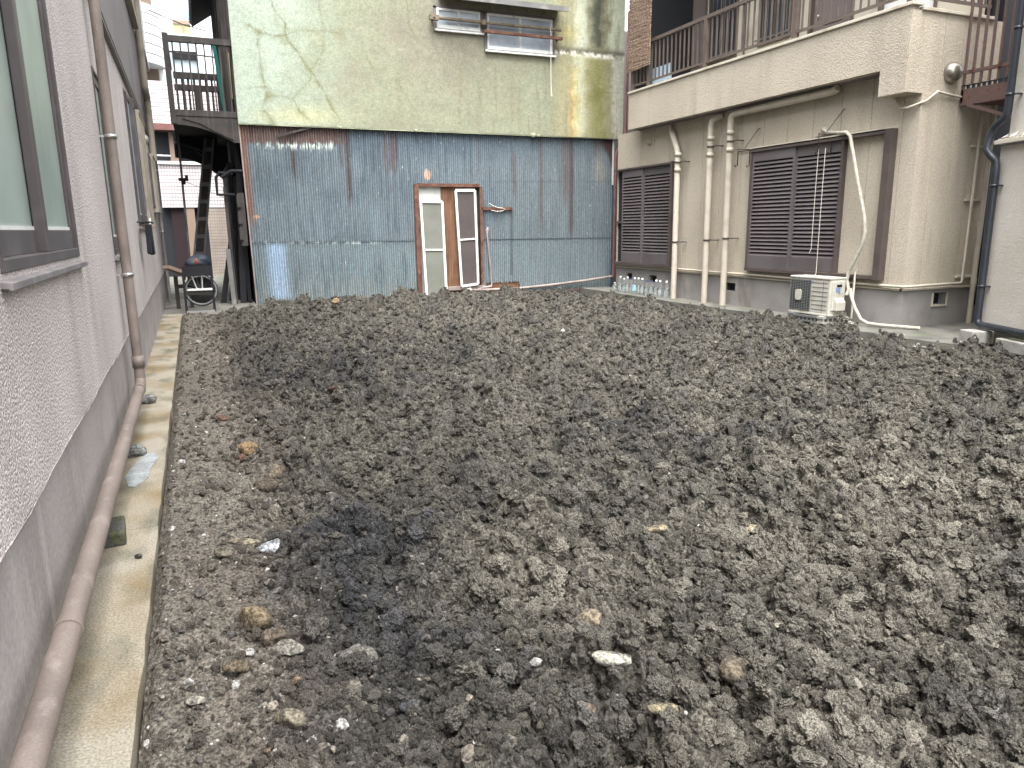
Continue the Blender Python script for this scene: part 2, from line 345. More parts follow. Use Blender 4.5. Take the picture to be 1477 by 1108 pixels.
def soil(x, y, lv=6):
    x = np.asarray(x, np.float32); y = np.asarray(y, np.float32)
    n1 = perl(x*.9+3, y*.9, 1); n2 = perl(x*2.3, y*2.3, 2); n3 = perl(x*5.5, y*5.5, 3)
    d = x-kerb_x(y); mk = sstep(d, .22+.12*n2, .78+.25*n1)
    wx = x+.035*perl(x*8, y*8, 5)+.010*perl(x*27, y*27, 6)+.003*perl(x*80, y*80, 16); wy = y+.035*perl(x*8, y*8, 7)+.010*perl(x*27, y*27, 8)+.003*perl(x*80, y*80, 18)
    c1, i1 = cell(wx, wy, .26, 11, .42); c2, i2 = cell(wx, wy, .125, 23, .6); c3, i3 = cell(wx, wy, .066, 37, .75)
    c4, i4 = cell(wx, wy, .035, 51, .8); c5, i5 = cell(wx, wy, .0185, 67, .8)
    vary = .75+.5*np.clip(.5+n2, 0, 1)
    h = (.034*n1+.042*n2+.028*n3)*(.3+.7*mk)
    h += vary*mk*(.62*c1+.85*c2+.7*c3)+(.35+.2*mk)*c4+.45*c5*(.8+.4*mk)
    if lv > 5:
        c6, i6 = cell(wx, wy, .0095, 81, .85); h += .35*c6
        h += .0022*perl(x*210, y*210, 91)
    h += .006*perl(x*42, y*42, 19)*mk
    h -= .084*mk+.022                                        # keep the mean surface near z = 0
    h += .03*sstep(y, 9, 12.5)*np.exp(-((x-3.6)/2.2)**2)      # slight heap before the door
    h -= .10*sstep(x, 5.4, 7.0)*sstep(y, 9.5, 12.5)
    h -= .055*sstep(x, 5.6, 6.9)+.03*sstep(y, 11.6, 12.9)
    h -= .05*(1-sstep(d, -.01, .05))
    h = np.where(inpoly(x, y, APC), np.minimum(h, 0)-.1, h)
    w = np.zeros_like(x)
    for a, b, r, s in WETW: w += .6*s*np.exp(-((x-a)**2+(y-b)**2)/(r*r))
    for a, b, r, s in DRYW: w -= s*np.exp(-((x-a)**2+(y-b)**2)/(r*r))
    w = np.clip(w*(.55+.9*i2)+.28*n2+.25*n3*mk+.5*(i2-.5)*mk+.4*(i3-.5)-.32*(1-mk), -.6, 1)
    base = np.array([.084, .0785, .0655]); dark = np.array([.040, .0395, .0405]); dry = np.array([.142, .131, .109]); strp = np.array([.108, .094, .078])
    mk3 = mk[..., None]; c = base*mk3+strp*(1-mk3)
    wp = np.clip(w, 0, 1)[..., None]; wn = np.clip(-w, 0, 1)[..., None]
    c = c*(1-wp)+dark*wp; c = c*(1-wn)+dry*wn
    j = .8+.25*i3+.15*i4
    c = c*j[..., None]
    return h, c
def soil_z(x, y): return float(soil(np.array([x]), np.array([y]))[0][0])
V, Q, C = [], [], []; nv = 0
bands = [(.3, 1.0, -.25, 3.2, .006, 6), (1.0, 1.75, -.26, 3.4, .0036, 6), (1.75, 2.7, -.26, 4.6, .005, 6), (2.7, 4.2, -.28, 6.4, .0078, 6), (4.2, 7.0, -.30, 7.3, .0125, 5), (7.0, 13.25, -.34, 7.4, .0195, 5), (-2.5, .3, -.25, 6.5, .035, 5), (.3, 1.75, 3.2, 6.5, .035, 5), (1.75, 4.2, 4.6, 7.4, .03, 5)]
for y0, y1, x0, x1, st, lv in bands:
    nx, ny = int((x1-x0)/st)+2, int((y1-y0+.02)/st)+2
    X, Y = np.meshgrid(np.linspace(x0, x1, nx), np.linspace(y0-.01, y1+.01, ny))
    h, c = soil(X, Y, lv)
    a = sstep(X-kerb_x(Y), .0, .15)
    X2 = X+a*(.012*perl(X*16, Y*16, 31)+.004*perl(X*50, Y*50, 32)); Y2 = Y+a*(.012*perl(X*16, Y*16, 33)+.004*perl(X*50, Y*50, 34))
    X2 = np.maximum(X2, kerb_x(Y2)+.002)
    i = np.arange(nx*ny).reshape(ny, nx)+nv
    keep = ~inpoly(X[:-1, :-1], Y[:-1, :-1], [(.83, 13.05), (7.72, 13.05), (7.72, 14), (.83, 14)]) & ~((X[:-1, :-1] < .85) & (Y[:-1, :-1] > 12.0+.35*np.clip(X[:-1, :-1], -.3, .85)+.03*np.sin(X[:-1, :-1]*31)))
    q = np.stack([i[:-1, :-1], i[:-1, 1:], i[1:, 1:], i[1:, :-1]], -1)[keep]
    V.append(np.stack([X2, Y2, h], -1).reshape(-1, 3)); C.append(c.reshape(-1, 3)); Q.append(q); nv += nx*ny
tag(rawmesh('soil', np.concatenate(V), np.concatenate(Q), M['soil'], None, np.concatenate(C), False), kind='structure')
del V, Q, C
# loose clods and gravel: uncountable, one object each
def ico(sub):
    bm = bmesh.new(); bmesh.ops.create_icosphere(bm, subdivisions=sub, radius=1)
    v = np.array([q.co[:] for q in bm.verts]); f = np.array([[w.index for w in q.verts] for q in bm.faces]); bm.free(); return v, f
I1, I2, I3 = ico(1), ico(2), ico(3)
def lump_shape(v, seed, amp=.35, fr=1.3, facets=0):
    rs = np.random.RandomState(seed); o = rs.rand(3)*50
    n = perl(v[:, 0]*fr+o[0]+v[:, 2]*.7, v[:, 1]*fr+o[1]-v[:, 2]*.9, seed)+.5*perl(v[:, 0]*fr*2.3+v[:, 2]*1.3+o[1], v[:, 2]*fr*2+v[:, 1]*.7+o[2], seed+3)+.3*perl(v[:, 0]*fr*5+v[:, 2]*3+o[1], v[:, 2]*fr*4+v[:, 1]*4+o[2], seed+5)
    w = v*(1+amp*n)[:, None]
    for k in range(facets):
        d = rs.randn(3); d /= np.linalg.norm(d); lim = rs.uniform(.45, .8); t = w@d; w = w-np.outer(np.maximum(0, t-lim), d)*.9
    return w
def scatter(name, N, reg, rmin, rmax, pw_, shape, colf, mt, seed, facets=0, amp=.4, flat=.8, sink=.3, smooth=True):
    rs = np.random.RandomState(seed); base = [lump_shape(shape[0], seed+k, amp, 1.3, facets) for k in range(14)]; F = shape[1]
    x, y = reg(rs, N); z, sc = soil(x, y, 5)
    r = rmin*(1-rs.rand(N)*(1-(rmin/rmax)**pw_))**(-1/pw_)
    vs, cs, fs = [], [], []; n0 = 0
    for k in range(N):
        b = base[rs.randint(14)]*np.array([1, rs.uniform(.65, 1), flat*rs.uniform(.6, 1)])*r[k]
        a, t = rs.rand()*6.28, rs.uniform(-.5, .5); ca, sa, ct, st = math.cos(a), math.sin(a), math.cos(t), math.sin(t)
        R = np.array([[ca, -sa*ct, sa*st], [sa, ca*ct, -ca*st], [0, st, ct]])
        vs.append(b@R.T+np.array([x[k], y[k], z[k]+r[k]*sink])); cs.append(np.tile(colf(rs, sc[k], r[k]), (len(b), 1))); fs.append(F+n0); n0 += len(b)
    return tag(rawmesh(name, np.concatenate(vs), np.concatenate(fs), mt, None, np.concatenate(cs), smooth), kind='stuff')
def reg_main(rs, n):
    t = rs.rand(n); y = 1.0*(12.6/1.0)**(t**1.15); y += 0
    x = -.15+rs.rand(n)*np.minimum(7.0, .9+1.75*y); return x.astype(np.float32), y.astype(np.float32)
def reg_strip(rs, n):
    y = 1.2*(11.5/1.2)**rs.rand(n); x = kerb_x(y)+.02+rs.rand(n)**1.2*(.75+.3*rs.rand(n)); return x.astype(np.float32), y.astype(np.float32)
from mathutils import noise as mn
def rugged(seed, sub=4):
    v, f = ico(sub); rs = np.random.RandomState(seed); o = Vector(rs.rand(3)*100)
    st = np.array([1, rs.uniform(.65, 1), rs.uniform(.55, .9)]); crumb = seed % 5 < 3
    w = v.copy()
    for k in range(2 if crumb else 7):                     # fracture planes
        d = rs.randn(3); d /= np.linalg.norm(d); lim = rs.uniform(.42, .85); t = w@d; w = w-np.outer(np.maximum(0, t-lim), d)*.85
    out = []
    for p, q0 in zip(w, v):
        q = Vector(q0)+o; q2 = q+.3*mn.noise_vector(q*2.4); p = Vector(p)
        r = 1+.38*mn.noise(q*1.2)+.26*mn.noise(q2*2.4)
        r += (.40 if crumb else .2)*(.5-mn.voronoi(q2*2.7)[0][0])+.20*(.45-mn.voronoi(q2*6)[0][0])+.15*(.45-mn.voronoi(q2*11)[0][0])-.18*max(0, .18-abs(mn.noise(q2*2.1)))*3
        out.append(np.array(p*max(r, .25))*st)
    return np.array(out)*1.12, f
clodcol = bpy.data.collections.new('clod_shapes')
for k in range(14):
    cv, cf = rugged(900+k, 4)
    o = rawmesh('clod', cv, cf, M['clod'], None, None, False); COL.objects.unlink(o); clodcol.objects.link(o)
def instanced(name, x, y, z, r, rot, col, idx):
    me = bpy.data.meshes.new(name); n = len(x); me.vertices.add(n)
    me.vertices.foreach_set('co', np.stack([x, y, z], -1).astype(np.float32).ravel())
    for nm, ty, key, dat in (('scl', 'FLOAT', 'value', r), ('rot', 'FLOAT_VECTOR', 'vector', rot), ('idx', 'INT', 'value', idx), ('Col', 'FLOAT_COLOR', 'color', np.concatenate([col, np.ones((n, 1))], 1))):
        at = me.attributes.new(nm, ty, 'POINT'); at.data.foreach_set(key, (dat.astype(np.int32) if ty == 'INT' else dat.astype(np.float32)).ravel())
    o = bpy.data.objects.new(name, me); COL.objects.link(o); me.materials.append(M['clod'])
    g = bpy.data.node_groups.new(name, 'GeometryNodeTree'); N = g.nodes; L = g.links
    g.interface.new_socket('Geometry', in_out='INPUT', socket_type='NodeSocketGeometry'); g.interface.new_socket('Geometry', in_out='OUTPUT', socket_type='NodeSocketGeometry')
    gi, go = N.new('NodeGroupInput'), N.new('NodeGroupOutput'); ip = N.new('GeometryNodeInstanceOnPoints'); ci = N.new('GeometryNodeCollectionInfo')
    ci.inputs['Collection'].default_value = clodcol; ci.inputs['Separate Children'].default_value = True; ci.inputs['Reset Children'].default_value = True
    def na(nm, ty):
        q = N.new('GeometryNodeInputNamedAttribute'); q.data_type = ty; q.inputs['Name'].default_value = nm; return q.outputs['Attribute']
    L.new(gi.outputs[0], ip.inputs['Points']); L.new(ci.outputs[0], ip.inputs['Instance']); ip.inputs['Pick Instance'].default_value = True
    L.new(na('idx', 'INT'), ip.inputs['Instance Index']); L.new(na('scl', 'FLOAT'), ip.inputs['Scale'])
    er = N.new('FunctionNodeEulerToRotation'); L.new(na('rot', 'FLOAT_VECTOR'), er.inputs[0]); L.new(er.outputs[0], ip.inputs['Rotation'])
    L.new(ip.outputs[0], go.inputs[0])
    md = o.modifiers.new('scatter', 'NODES'); md.node_group = g
    return tag(o, kind='stuff')
rs = np.random.RandomState(5); PX, PY, PR = [], [], []
for y0, y1, x0, x1, dens, rmin, rmax in ((.5, 2.3, -.2, 4.6, 11000, 0.0042, .05), (2.3, 4.2, -.2, 7.0, 5200, .0056, .045), (4.2, 7.5, -.25, 7.3, 2100, .0078, .04), (7.5, 13.0, -.3, 7.3, 1000, .0108, .04), (-1.5, .5, -.2, 6, 120, .018, .05)):
    n = int((y1-y0)*(x1-x0)*dens); PX.append(x0+rs.rand(n)*(x1-x0)); PY.append(y0+rs.rand(n)*(y1-y0))
    PR.append(rmin*(1-rs.rand(n)*(1-(rmin/rmax)**1.7))**(-1/1.7))
px, py, pr = [np.concatenate(q).astype(np.float32) for q in (PX, PY, PR)]
d = px-kerb_x(py); n2 = perl(px*2.3, py*2.3, 2); mk = sstep(d, .22+.12*n2, .78+.25*perl(px*.9+3, py*.9, 1))
ok = (rs.rand(len(px)) < .12+.88*mk) & (d > pr*1.3+.01) & ~inpoly(px, py, APC) & ~((px < .9) & (py > 11.9)) & ((py < 12.9) | (px > 7.7))
pr = np.where(mk < .4, np.minimum(pr, .022), pr); pr = np.where(px > 6.2, np.minimum(pr, .026), pr)
px, py, pr = px[ok], py[ok], pr[ok]; pz, pc = soil(px, py, 5); n = len(px)
instanced('soil_clods', px, py, pz+pr*rs.uniform(-.3, .9, n), pr*.85, rs.rand(n, 3)*6.28, pc*np.where((rs.rand(n, 1) < .10) & (pr[:, None] < .017), rs.uniform(1.4, 2.6, (n, 1)), rs.uniform(.68, 1.3, (n, 1))), rs.randint(0, 14, n))
def gcol(rs, c, r):
    p = rs.rand()
    if p < .12: return np.array([.34, .33, .31])*rs.uniform(.8, 1.2)
    if p < .14: return np.array([.16, .115, .08])*rs.uniform(.7, 1.1)
    if p < .5: return np.array([.17, .15, .125])*rs.uniform(.7, 1.2)
    return np.array([.11, .1, .09])*rs.uniform(.7, 1.2)
scatter('gravel', 3600, reg_strip, .0038, .030, 1.9, I2, gcol, M['soil'], 200, facets=4, amp=.25, sink=.35, smooth=False)
scatter('chippings', 900, reg_main, .003, .013, 2.2, I1, lambda rs, c, r: np.array([.42, .4, .36])*rs.uniform(.4, 1.1), M['soil'], 300, facets=3, amp=.25, sink=.5, smooth=False)
def reg_apron(rs, n):
    t = rs.rand(n)*4; px = np.interp(t, [0, 1, 2, 3, 4], [7.0, 6.86, 6.86, 6.83, 6.95]); py = np.interp(t, [0, 1, 2, 3, 4], [6.9, 6.1, 5.7, 5.35, 4.95])
    return (px+rs.randn(n)*.05).astype(np.float32), (py+rs.randn(n)*.04).astype(np.float32)
scatter('rubble_edge', 170, reg_apron, .012, .04, 2.0, I2, lambda rs, c, r: np.array([.36, .34, .29])*rs.uniform(.5, 1.15), M['soil'], 400, facets=4, amp=.3, sink=.9, smooth=False)

# stones one can point at: (u, v, width px, rgb, height ratio, depth ratio, facets, label)
ST = [
 (360, 651, 36, (160, 136, 102), .75, .9, 3, 'ochre orange stone lying highest among the stones near the kerb'),
 (352, 662, 26, (118, 92, 78), .6, .8, 3, 'rusty red brick lump tucked under the ochre orange stone'),
 (398, 684, 30, (128, 116, 100), .9, .9, 3, 'pale brown angular stone just below the ochre orange one'),
 (386, 703, 36, (104, 94, 82), .7, .8, 2, 'brown clay lump below the pale angular stone'),
 (390, 790, 34, (206, 212, 218), .7, .9, 2, 'white chalky chunk streaked with grey, the whitest lump in the soil'),
 (352, 781, 40, (170, 160, 136), .35, .6, 3, 'flat buff sliver of stone left of the white chalky chunk'),
 (320, 799, 30, (132, 126, 112), .6, .8, 4, 'grey brown angular stone left below the buff sliver'),
 (302, 818, 26, (112, 104, 94), .7, .8, 3, 'small dull brown stone nearest the gravel strip edge'),
 (368, 897, 46, (144, 130, 106), .95, 1, 2, 'big tan clay lump with yellow patches at the edge of the gravel strip'),
 (394, 922, 34, (120, 108, 94), .8, .9, 2, 'round brown clod right below the yellow patched lump'),
 (422, 937, 42, (160, 156, 146), .6, .9, 5, 'square grey concrete fragment with a flat top'),
 (490, 916, 36, (92, 90, 88), .95, .9, 4, 'dark charcoal angular rock in the damp black patch'),
 (534, 912, 42, (196, 190, 176), .5, .7, 4, 'whitish flat rubble piece right of the charcoal rock'),
 (516, 951, 54, (140, 138, 130), .7, .9, 2, 'large rounded grey cobble, biggest stone in the damp patch'),
 (548, 966, 24, (140, 128, 110), 1.2, .8, 3, 'small upright tan stone beside the large grey cobble'),
 (418, 1040, 44, (152, 144, 126), .75, .7, 4, 'wedge shaped buff stone near the bottom of the gravel strip'),
 (286, 1010, 30, (176, 172, 160), .3, .6, 4, 'thin pale slate sliver lying flat on the gravel strip'),
 (430, 985, 20, (150, 126, 104), .6, .8, 3, 'little pinkish stone between the cobble and the buff wedge'),
 (345, 963, 38, (124, 112, 94), .5, .8, 3, 'flat brown stone in the middle of the gravel strip'),
 (594, 1018, 34, (84, 86, 90), .6, .8, 5, 'dark grey broken tile piece right of the damp patch'),
 (852, 905, 40, (150, 138, 118), .7, .9, 1, 'knobbly tan clod above the smooth pale pebble'),
 (882, 962, 50, (196, 194, 180), .55, .65, 1, 'smooth pale oval pebble, brightest stone in the open soil'),
 (772, 970, 20, (214, 214, 208), .9, .6, 5, 'small white triangular shard standing in the soil'),
 (964, 1033, 54, (158, 148, 122), .35, .5, 4, 'long flat buff slab fragment near the bottom of the picture'),
 (846, 1045, 30, (136, 124, 106), .9, .9, 1, 'round crumbly clod near the bottom, left of the long buff fragment'),
 (1070, 985, 62, (124, 114, 98), .75, .9, 1, 'largest rounded earth clod in the right foreground'),
 (1120, 914, 26, (168, 162, 148), .4, .7, 4, 'pale flat chip right of centre in the open soil'),
 (948, 770, 40, (160, 146, 120), .35, .5, 3, 'thin buff stone sliver in the middle of the lot'),
 (1084, 770, 26, (170, 158, 134), .4, .9, 2, 'pale sandy lump to the right of the thin buff sliver'),
 (762, 748, 24, (176, 170, 166), .3, .7, 3, 'little pinkish white flake left of the middle of the lot'),
 (1245, 777, 16, (196, 168, 104), .8, .9, 2, 'tiny yellow stone in the right half of the lot'),
 (484, 439, 12, (168, 144, 112), 1., .9, 2, 'tan brick bit on the soil before the blue sheet wall'),
 (811, 482, 8, (232, 232, 230), 1., .8, 5, 'tiny white tile chip far back on the soil'),
 (490, 569, 34, (104, 86, 76), .6, .8, 2, 'dark reddish clod alone in the left middle of the lot'),
 (323, 604, 24, (116, 90, 76), .5, .8, 3, 'reddish brick piece up the gravel strip'),
 (285, 494, 12, (216, 212, 200), .7, .8, 5, 'white rubble bit far up beside the concrete path'),
]
def stone(u, v, wpx, c, hr, dr, fac, label, seed, z0=None, name='stone', mt=None):
    p = sg(u, v+wpx*.2, .0); z = soil_z(p[0], p[1]) if z0 is None else z0
    p = sg(u, v+wpx*.15, z); D = math.sqrt(p[0]**2+p[1]**2+(HC-z)**2); r = wpx/FPX*D/2
    w = lump_shape(I3[0], 500+seed, .28 if fac > 1 else .2, 1.1, fac*2)
    w = w*np.array([1.02, dr*.9, hr*.8])*r; a = YW*-1+random.uniform(-.3, .3)
    R = np.array([[math.cos(a), -math.sin(a), 0], [math.sin(a), math.cos(a), 0], [0, 0, 1]]); w = w@R.T
    fn = perl(w[:, 0]/r*4+w[:, 2]/r*3, w[:, 1]/r*4-w[:, 2]/r*2, seed); w = w*(1+.05*fn)[:, None]
    base = np.array(rgb(*c)[:3])*.55; cl = base*(1+.35*fbm(w[:, 0]/r*2+w[:, 2]/r, w[:, 1]/r*2-w[:, 2]/r, seed+9)[:, None])
    dirt = sstep(fbm(w[:, 0]/r*1.5+9, w[:, 1]/r*1.5+w[:, 2]/r*2, seed+19), .05, .5)[:, None]*.7; cl = cl*(1-dirt)+np.array([.07, .06, .05])*dirt
    o = rawmesh(name, w, I3[1], mt or M['soil'], None, np.clip(cl, .01, .8), True)
    o.location = (p[0], p[1], z+r*hr*.5+(.028 if z0 is None and p[0] > .45 else .004)); return tag(o, label, 'stone')
for i, s in enumerate(ST): stone(*s, seed=i)
stone(213, 578, 22, (150, 150, 150), .7, .9, 0, 'grey cobble under the drain pipe, the one nearest the wall downpipe', 71, 0)
stone(194, 653, 27, (158, 160, 158), .75, 1.0, 0, 'grey river cobble under the drain pipe beside the pale mortar patch', 72, 0)
stone(200, 804, 9, (92, 88, 84), .8, .9, 1, 'small dark pebble alone on the concrete path', 73, 0, 'pebble')
# ================================================================ GREY STUCCO BUILDING (left); local frame: x out of the wall, y along it
LB = thing('stucco_building', 'mauve grey roughcast building along the left side of the dirt lot', 'building', (-.44, 0, 0), rotz=.0115)
holes = [(2.2, 3.66, 1.10, 2.75), (5.33, 6.25, 1.06, 2.19), (8.32, 9.25, 1.26, 2.56), (11.3, 12.3, 1.5, 2.3)]
b = B().panel((-1.5, 16.2), (.5, 2.62), [h for h in holes[1:]]+[(2.2, 3.66, 1.10, 2.62)], lambda u, v, d: (-.09*d, u, v), 1)
b.add([(-.3, -1.5, .5), (-.3, 16.2, .5), (0, 16.2, .5), (0, -1.5, .5)], [(0, 1, 2, 3)]); b.add([(0, 16.2, .5), (0, 16.2, 2.62), (-4, 16.2, 2.62), (-4, 16.2, .5)], [(0, 1, 2, 3)])
b.panel((-1.5, 16.2), (2.62, 2.75), [(2.2, 3.66, 2.62, 2.75)], lambda u, v, d: (-.09*d, u, v), 1)
wall = part('wall', b, M['rough'], LB)
b = B().box(-4, -.006, -1.5, 16.2, 2.75, 7.6); b.box(-4, -.3, -1.5, 16.2, -.2, 2.75); part('upper_wall', b, M['upgrey'], LB)
b = B(); ys = [-1.5+.1*i for i in range(178)]; rr = random.Random(5)
tp = [.495+.006*math.sin(y*5)+rr.uniform(-.004, .004) for y in ys]
for i in range(len(ys)-1): b.add([(-.014, ys[i], -.2), (-.014, ys[i+1], -.2), (-.014, ys[i+1], tp[i+1]+.012), (-.014, ys[i], tp[i]+.012)], [(0, 1, 2, 3)])
b.box(-.29, -.02, -1.5, 16.2, -.2, .49); part('plinth', b, M['plinth'], LB)
lip = B()
for i in range(len(ys)-1): lip.add([(-.015, ys[i], tp[i]), (-.015, ys[i+1], tp[i+1]), (.002, ys[i+1], tp[i+1]+.006), (.002, ys[i], tp[i]+.006)], [(0, 1, 2, 3)])
part('render_edge', lip, M['rough'], LB)
b = B().box(-.01, .035, -1.5, 16, 2.665, 2.69).box(-.01, .03, -1.5, 16, 2.73, 2.75); part('ledge', b, M['bronze'], LB)
def lwindow(y0, y1, z0, z1, stile, mats, panes, sill=True):
    f = B(); t = .022
    f.box(-.075, .006, y0, y0+t, z0, z1).box(-.075, .006, y1-t, y1, z0, z1).box(-.075, .006, y0+t, y1-t, z1-t, z1).box(-.075, .006, y0+t, y1-t, z0, z0+.035)
    w = part('window', f, M['bronze'], LB, .003)
    for (a, c, dx, mt) in panes:
        s = B(); s.box(dx-.025, dx, a, a+.03, z0+.035, z1-t).box(dx-.025, dx, c-.03, c, z0+.035, z1-t).box(dx-.025, dx, a+.045, c-.045, z0+.035, z0+.11).box(dx-.025, dx, a+.045, c-.045, z1-t-.05, z1-t)
        sa = part('sash', s, M['bronze'], w, .002)
        part('pane', B().box(dx-.016, dx-.010, a+.045, c-.045, z0+.11, z1-t-.05), M[mt], w)
        part('bead', B().box(dx-.010, dx-.004, a+.048, c-.048, z0+.108, z0+.122), M['alu'], w)
    mx = (panes[0][1]+panes[1][0])/2; part('meeting_stile', B().box(-.036, max(panes[0][2], panes[1][2])+.004, mx-.03, mx+.03, z0+.035, z1-t), M['bronze'], w, .003)
    if sill:
        s = B().prism([(-.06, z0-.010), (.028, z0-.022), (.028, z0-.042), (.018, z0-.042), (.018, z0-.038), (-.06, z0-.034)], lambda p, q, t: (p, y0-.03+(y1-y0+.06)*t, q)); part('sill', s, M['sill'], w, .002)
    return w
lwindow(2.2, 3.66, 1.10, 2.75, 0, None, [(2.23, 3.0, -.03, 'frost'), (2.95, 3.63, -.006, 'frost')])
lwindow(5.33, 6.25, 1.06, 2.19, 0, None, [(5.36, 5.81, -.006, 'frost'), (5.77, 6.22, -.03, 'frost')])
lwindow(8.32, 9.25, 1.26, 2.56, 0, None, [(8.35, 8.8, .022, 'glassblue'), (8.76, 9.22, .048, 'glassblue')])
lwindow(11.3, 12.3, 1.5, 2.3, 0, None, [(11.35, 11.82, .02, 'glassblue'), (11.78, 12.25, .046, 'glassblue')])
def sbox(y0, y1, z0, z1, d):
    b = B().box(.002, d, y0, y1, z0, z1)
    for k in range(1, 4): b.box(d, d+.006, y0+(y1-y0)*k/4-.012, y0+(y1-y0)*k/4+.012, z0+.03, z1-.03)
    b.box(d, d+.01, y0, y1, z0, z0+.03).box(d, d+.01, y0, y1, z1-.03, z1); part('shutter_box', b, M['cream'], LB, .003)
sbox(9.27, 10.5, 1.24, 2.5, .075); sbox(12.32, 13.3, 1.48, 2.32, .075)
# upper floor shutters and cream rainwater pipe near the far end
b = B().box(-.004, .05, 9.9, 12.6, 4.2, 6).box(-.004, .07, 9.8, 12.7, 4.1, 4.2); part('upper_window', b, M['cream'], LB)
b = B().box(-.004, .06, 13.2, 16, 4.25, 6.4).box(-.004, .08, 13.1, 16.1, 4.15, 4.25); part('upper_window', b, M['alu'], LB)
def lpipe(pts, r, mt, brk=(), name='downpipe', coup=()):
    p = part(name, B().tube(pts, r, 16), M[mt], LB)
    for z in brk:
        x, y = pts[0][0], pts[0][1]
        part('bracket', B().lathe([(r+.004, -.011), (r+.007, -.011), (r+.007, .011), (r+.004, .011)], (x, y, z), 16).box(-.005, x-r, y-.008, y+.008, z-.006, z+.006).box(x-.004, x+.004, y-r-.03, y-r-.004, z-.01, z+.01), M['zinc'], p)
    for z in coup:
        part('coupling', B().lathe([(r+.001, -.04), (r+.006, -.04), (r+.006, .04), (r+.001, .04)], (pts[0][0], pts[0][1], z), 16), M[mt], p)
    return p
lpipe([(.06, 5.32, 7.5), (.06, 5.32, .34), (.06, 5.31, .25)], .031, 'pvc', (.93, 1.78, 2.9), coup=(.36,))
hp = B().tube([(.06, 5.32, .25), (.06, 5.28, .215), (.06, 5.15, .205), (.06, 3, .198), (.06, .4, .19)], .033, 18); hpo = part('drain_pipe', hp, M['pvc'], LB)
part('coupling', B().tube([(.06, 2.02, .195), (.06, 2.00, .195)], .0365, 18), M['pvc'], hpo); part('coupling', B().tube([(.06, 5.16, .206), (.06, 5.12, .206)], .0375, 18), M['pvc'], hpo)
lpipe([(.05, 14.0, 7.5), (.05, 14.0, -.02)], .028, 'sill', (1.2, 2.2, 3.2))
lpipe([(.06, 12.9, 7.5), (.06, 12.9, 3.35), (.06, 13.0, 3.28), (.06, 13.3, 3.27), (.06, 13.35, 3.2), (.06, 13.35, 2.3)], .05, 'cream', (4.6,))
part('vent_cowl', B().lathe([(.01, .06), (.05, .05), (.075, .02), (.08, 0)], (0, 0, 0), 16, Matrix.Translation((0, 12.2, 2.5)) @ Matrix.Rotation(math.pi/2, 4, 'Y')), M['zinc'], LB)
# laundry under the shuttered window
b = B(); sh = [(8.0, 1.27), (8.34, 1.27), (8.37, .98), (8.24, .97), (8.18, 1.12), (8.14, .98), (7.98, 1.0)]
lv = B().prism(sh, lambda p, q, t: (.075+.035*t+.012*math.sin(p*40), p, q))
MT = Matrix.Translation((-.44, 0, 0)) @ Matrix.Rotation(.0115, 4, 'Z')
def lsingle(name, b, mt, label, cat, loc):
    w = MT @ Vector(loc); b.v = [tuple(MT @ Vector(q)) for q in b.v]; return single(name, b, mt, label, cat, tuple(w))
lsingle('shorts', lv, M['black'], 'black shorts hung to dry under the shuttered window of the grey wall', 'shorts', (.09, 8.18, 1.27))
lsingle('clothes_hanger', B().tube([(.1, 8.5, 1.33), (.1, 8.42, 1.22), (.1, 8.66, 1.16), (.1, 8.5, 1.26)], .009, 6), M['white'], 'white plastic clothes hanger beside the black shorts on the grey wall', 'hanger', (.1, 8.5, 1.33))
lsingle('drying_rail', B().tube([(.005, 7.95, 1.29), (.12, 7.95, 1.29), (.12, 8.75, 1.29), (.005, 8.75, 1.29)], .008, 6), M['darkin'], 'short dark drying rail below the shuttered window holding black shorts', 'drying rail', (.06, 8.35, 1.29))
# mossy block on the concrete path
p0 = sg(162, 778); a = 1.15
Mx = Matrix.Translation((p0[0], p0[1]+.01, .0)) @ Matrix.Rotation(.1, 4, 'Z')
M['moss'] = mat('mossy_block', rgb(74, 74, 70), .95, rgb(98, 102, 48), 13, (.52, .68), rgb(48, 48, 48), (12, 12, 12), (.5, .7), [(110, .5, .004)], fine=.25, fs=140)
single('brick', B().box(-.05, .05, -.10, .10, 0, .055, Mx), M['moss'], 'dark mossy broken brick lying on the concrete path beside the drain pipe', 'brick', tuple(Mx.translation), bevel=.008)

# ================================================================ OLD HOUSE (centre): stained plaster above, corrugated sheet below
HS = root('house', 'old two storey house with green stained plaster over blue grey corrugated sheets', 'house', (4.2, 13.0, 0))
YU, YL = 12.92, 13.0
def gpts(off, sc, pts): return [(off[0]+x/sc, off[1]+y/sc) for x, y in pts]
c4 = lambda pts: gpts((320, 0), 4.616, pts)
c5 = lambda pts: gpts((600, 0), 4.616, pts)
nx, nz = 560, 260
X, Z = np.meshgrid(np.linspace(.763, 7.875, nx), np.linspace(2.872, 6.2, nz))
U, Vv = to_px(X, np.full_like(X, YU), Z)
nz1 = fbm(X*1.3, Z*1.3, 3, 5); nz2 = fbm(X*5, Z*5, 8, 4); nst = fbm(X*9, Z*.7, 14, 4); nf = fbm(X*14, Z*14, 21, 3)
def cc(r, g, b): return np.array(rgb(r, g, b)[:3])
def blend(c, col, m): m = np.clip(m, 0, 1)[..., None]; return c*(1-m)+col*m
c = np.ones(X.shape+(3,))*cc(138, 142, 121)
c = blend(c, cc(160, 172, 158), .9*sstep(480-U+60*nz1, -60, 120))
c = blend(c, cc(134, 133, 114), .75*sstep(nz1+.35*nz2, -.05, .6)*sstep(U, 400, 520))
c = blend(c, cc(128, 124, 110), .8*np.exp(-((U-640+40*nz1)/95)**2-((Vv-40)/110)**2))
c = blend(c, cc(176, 176, 140), .7*np.exp(-((U-430)/60)**2-((Vv-168)/14)**2))
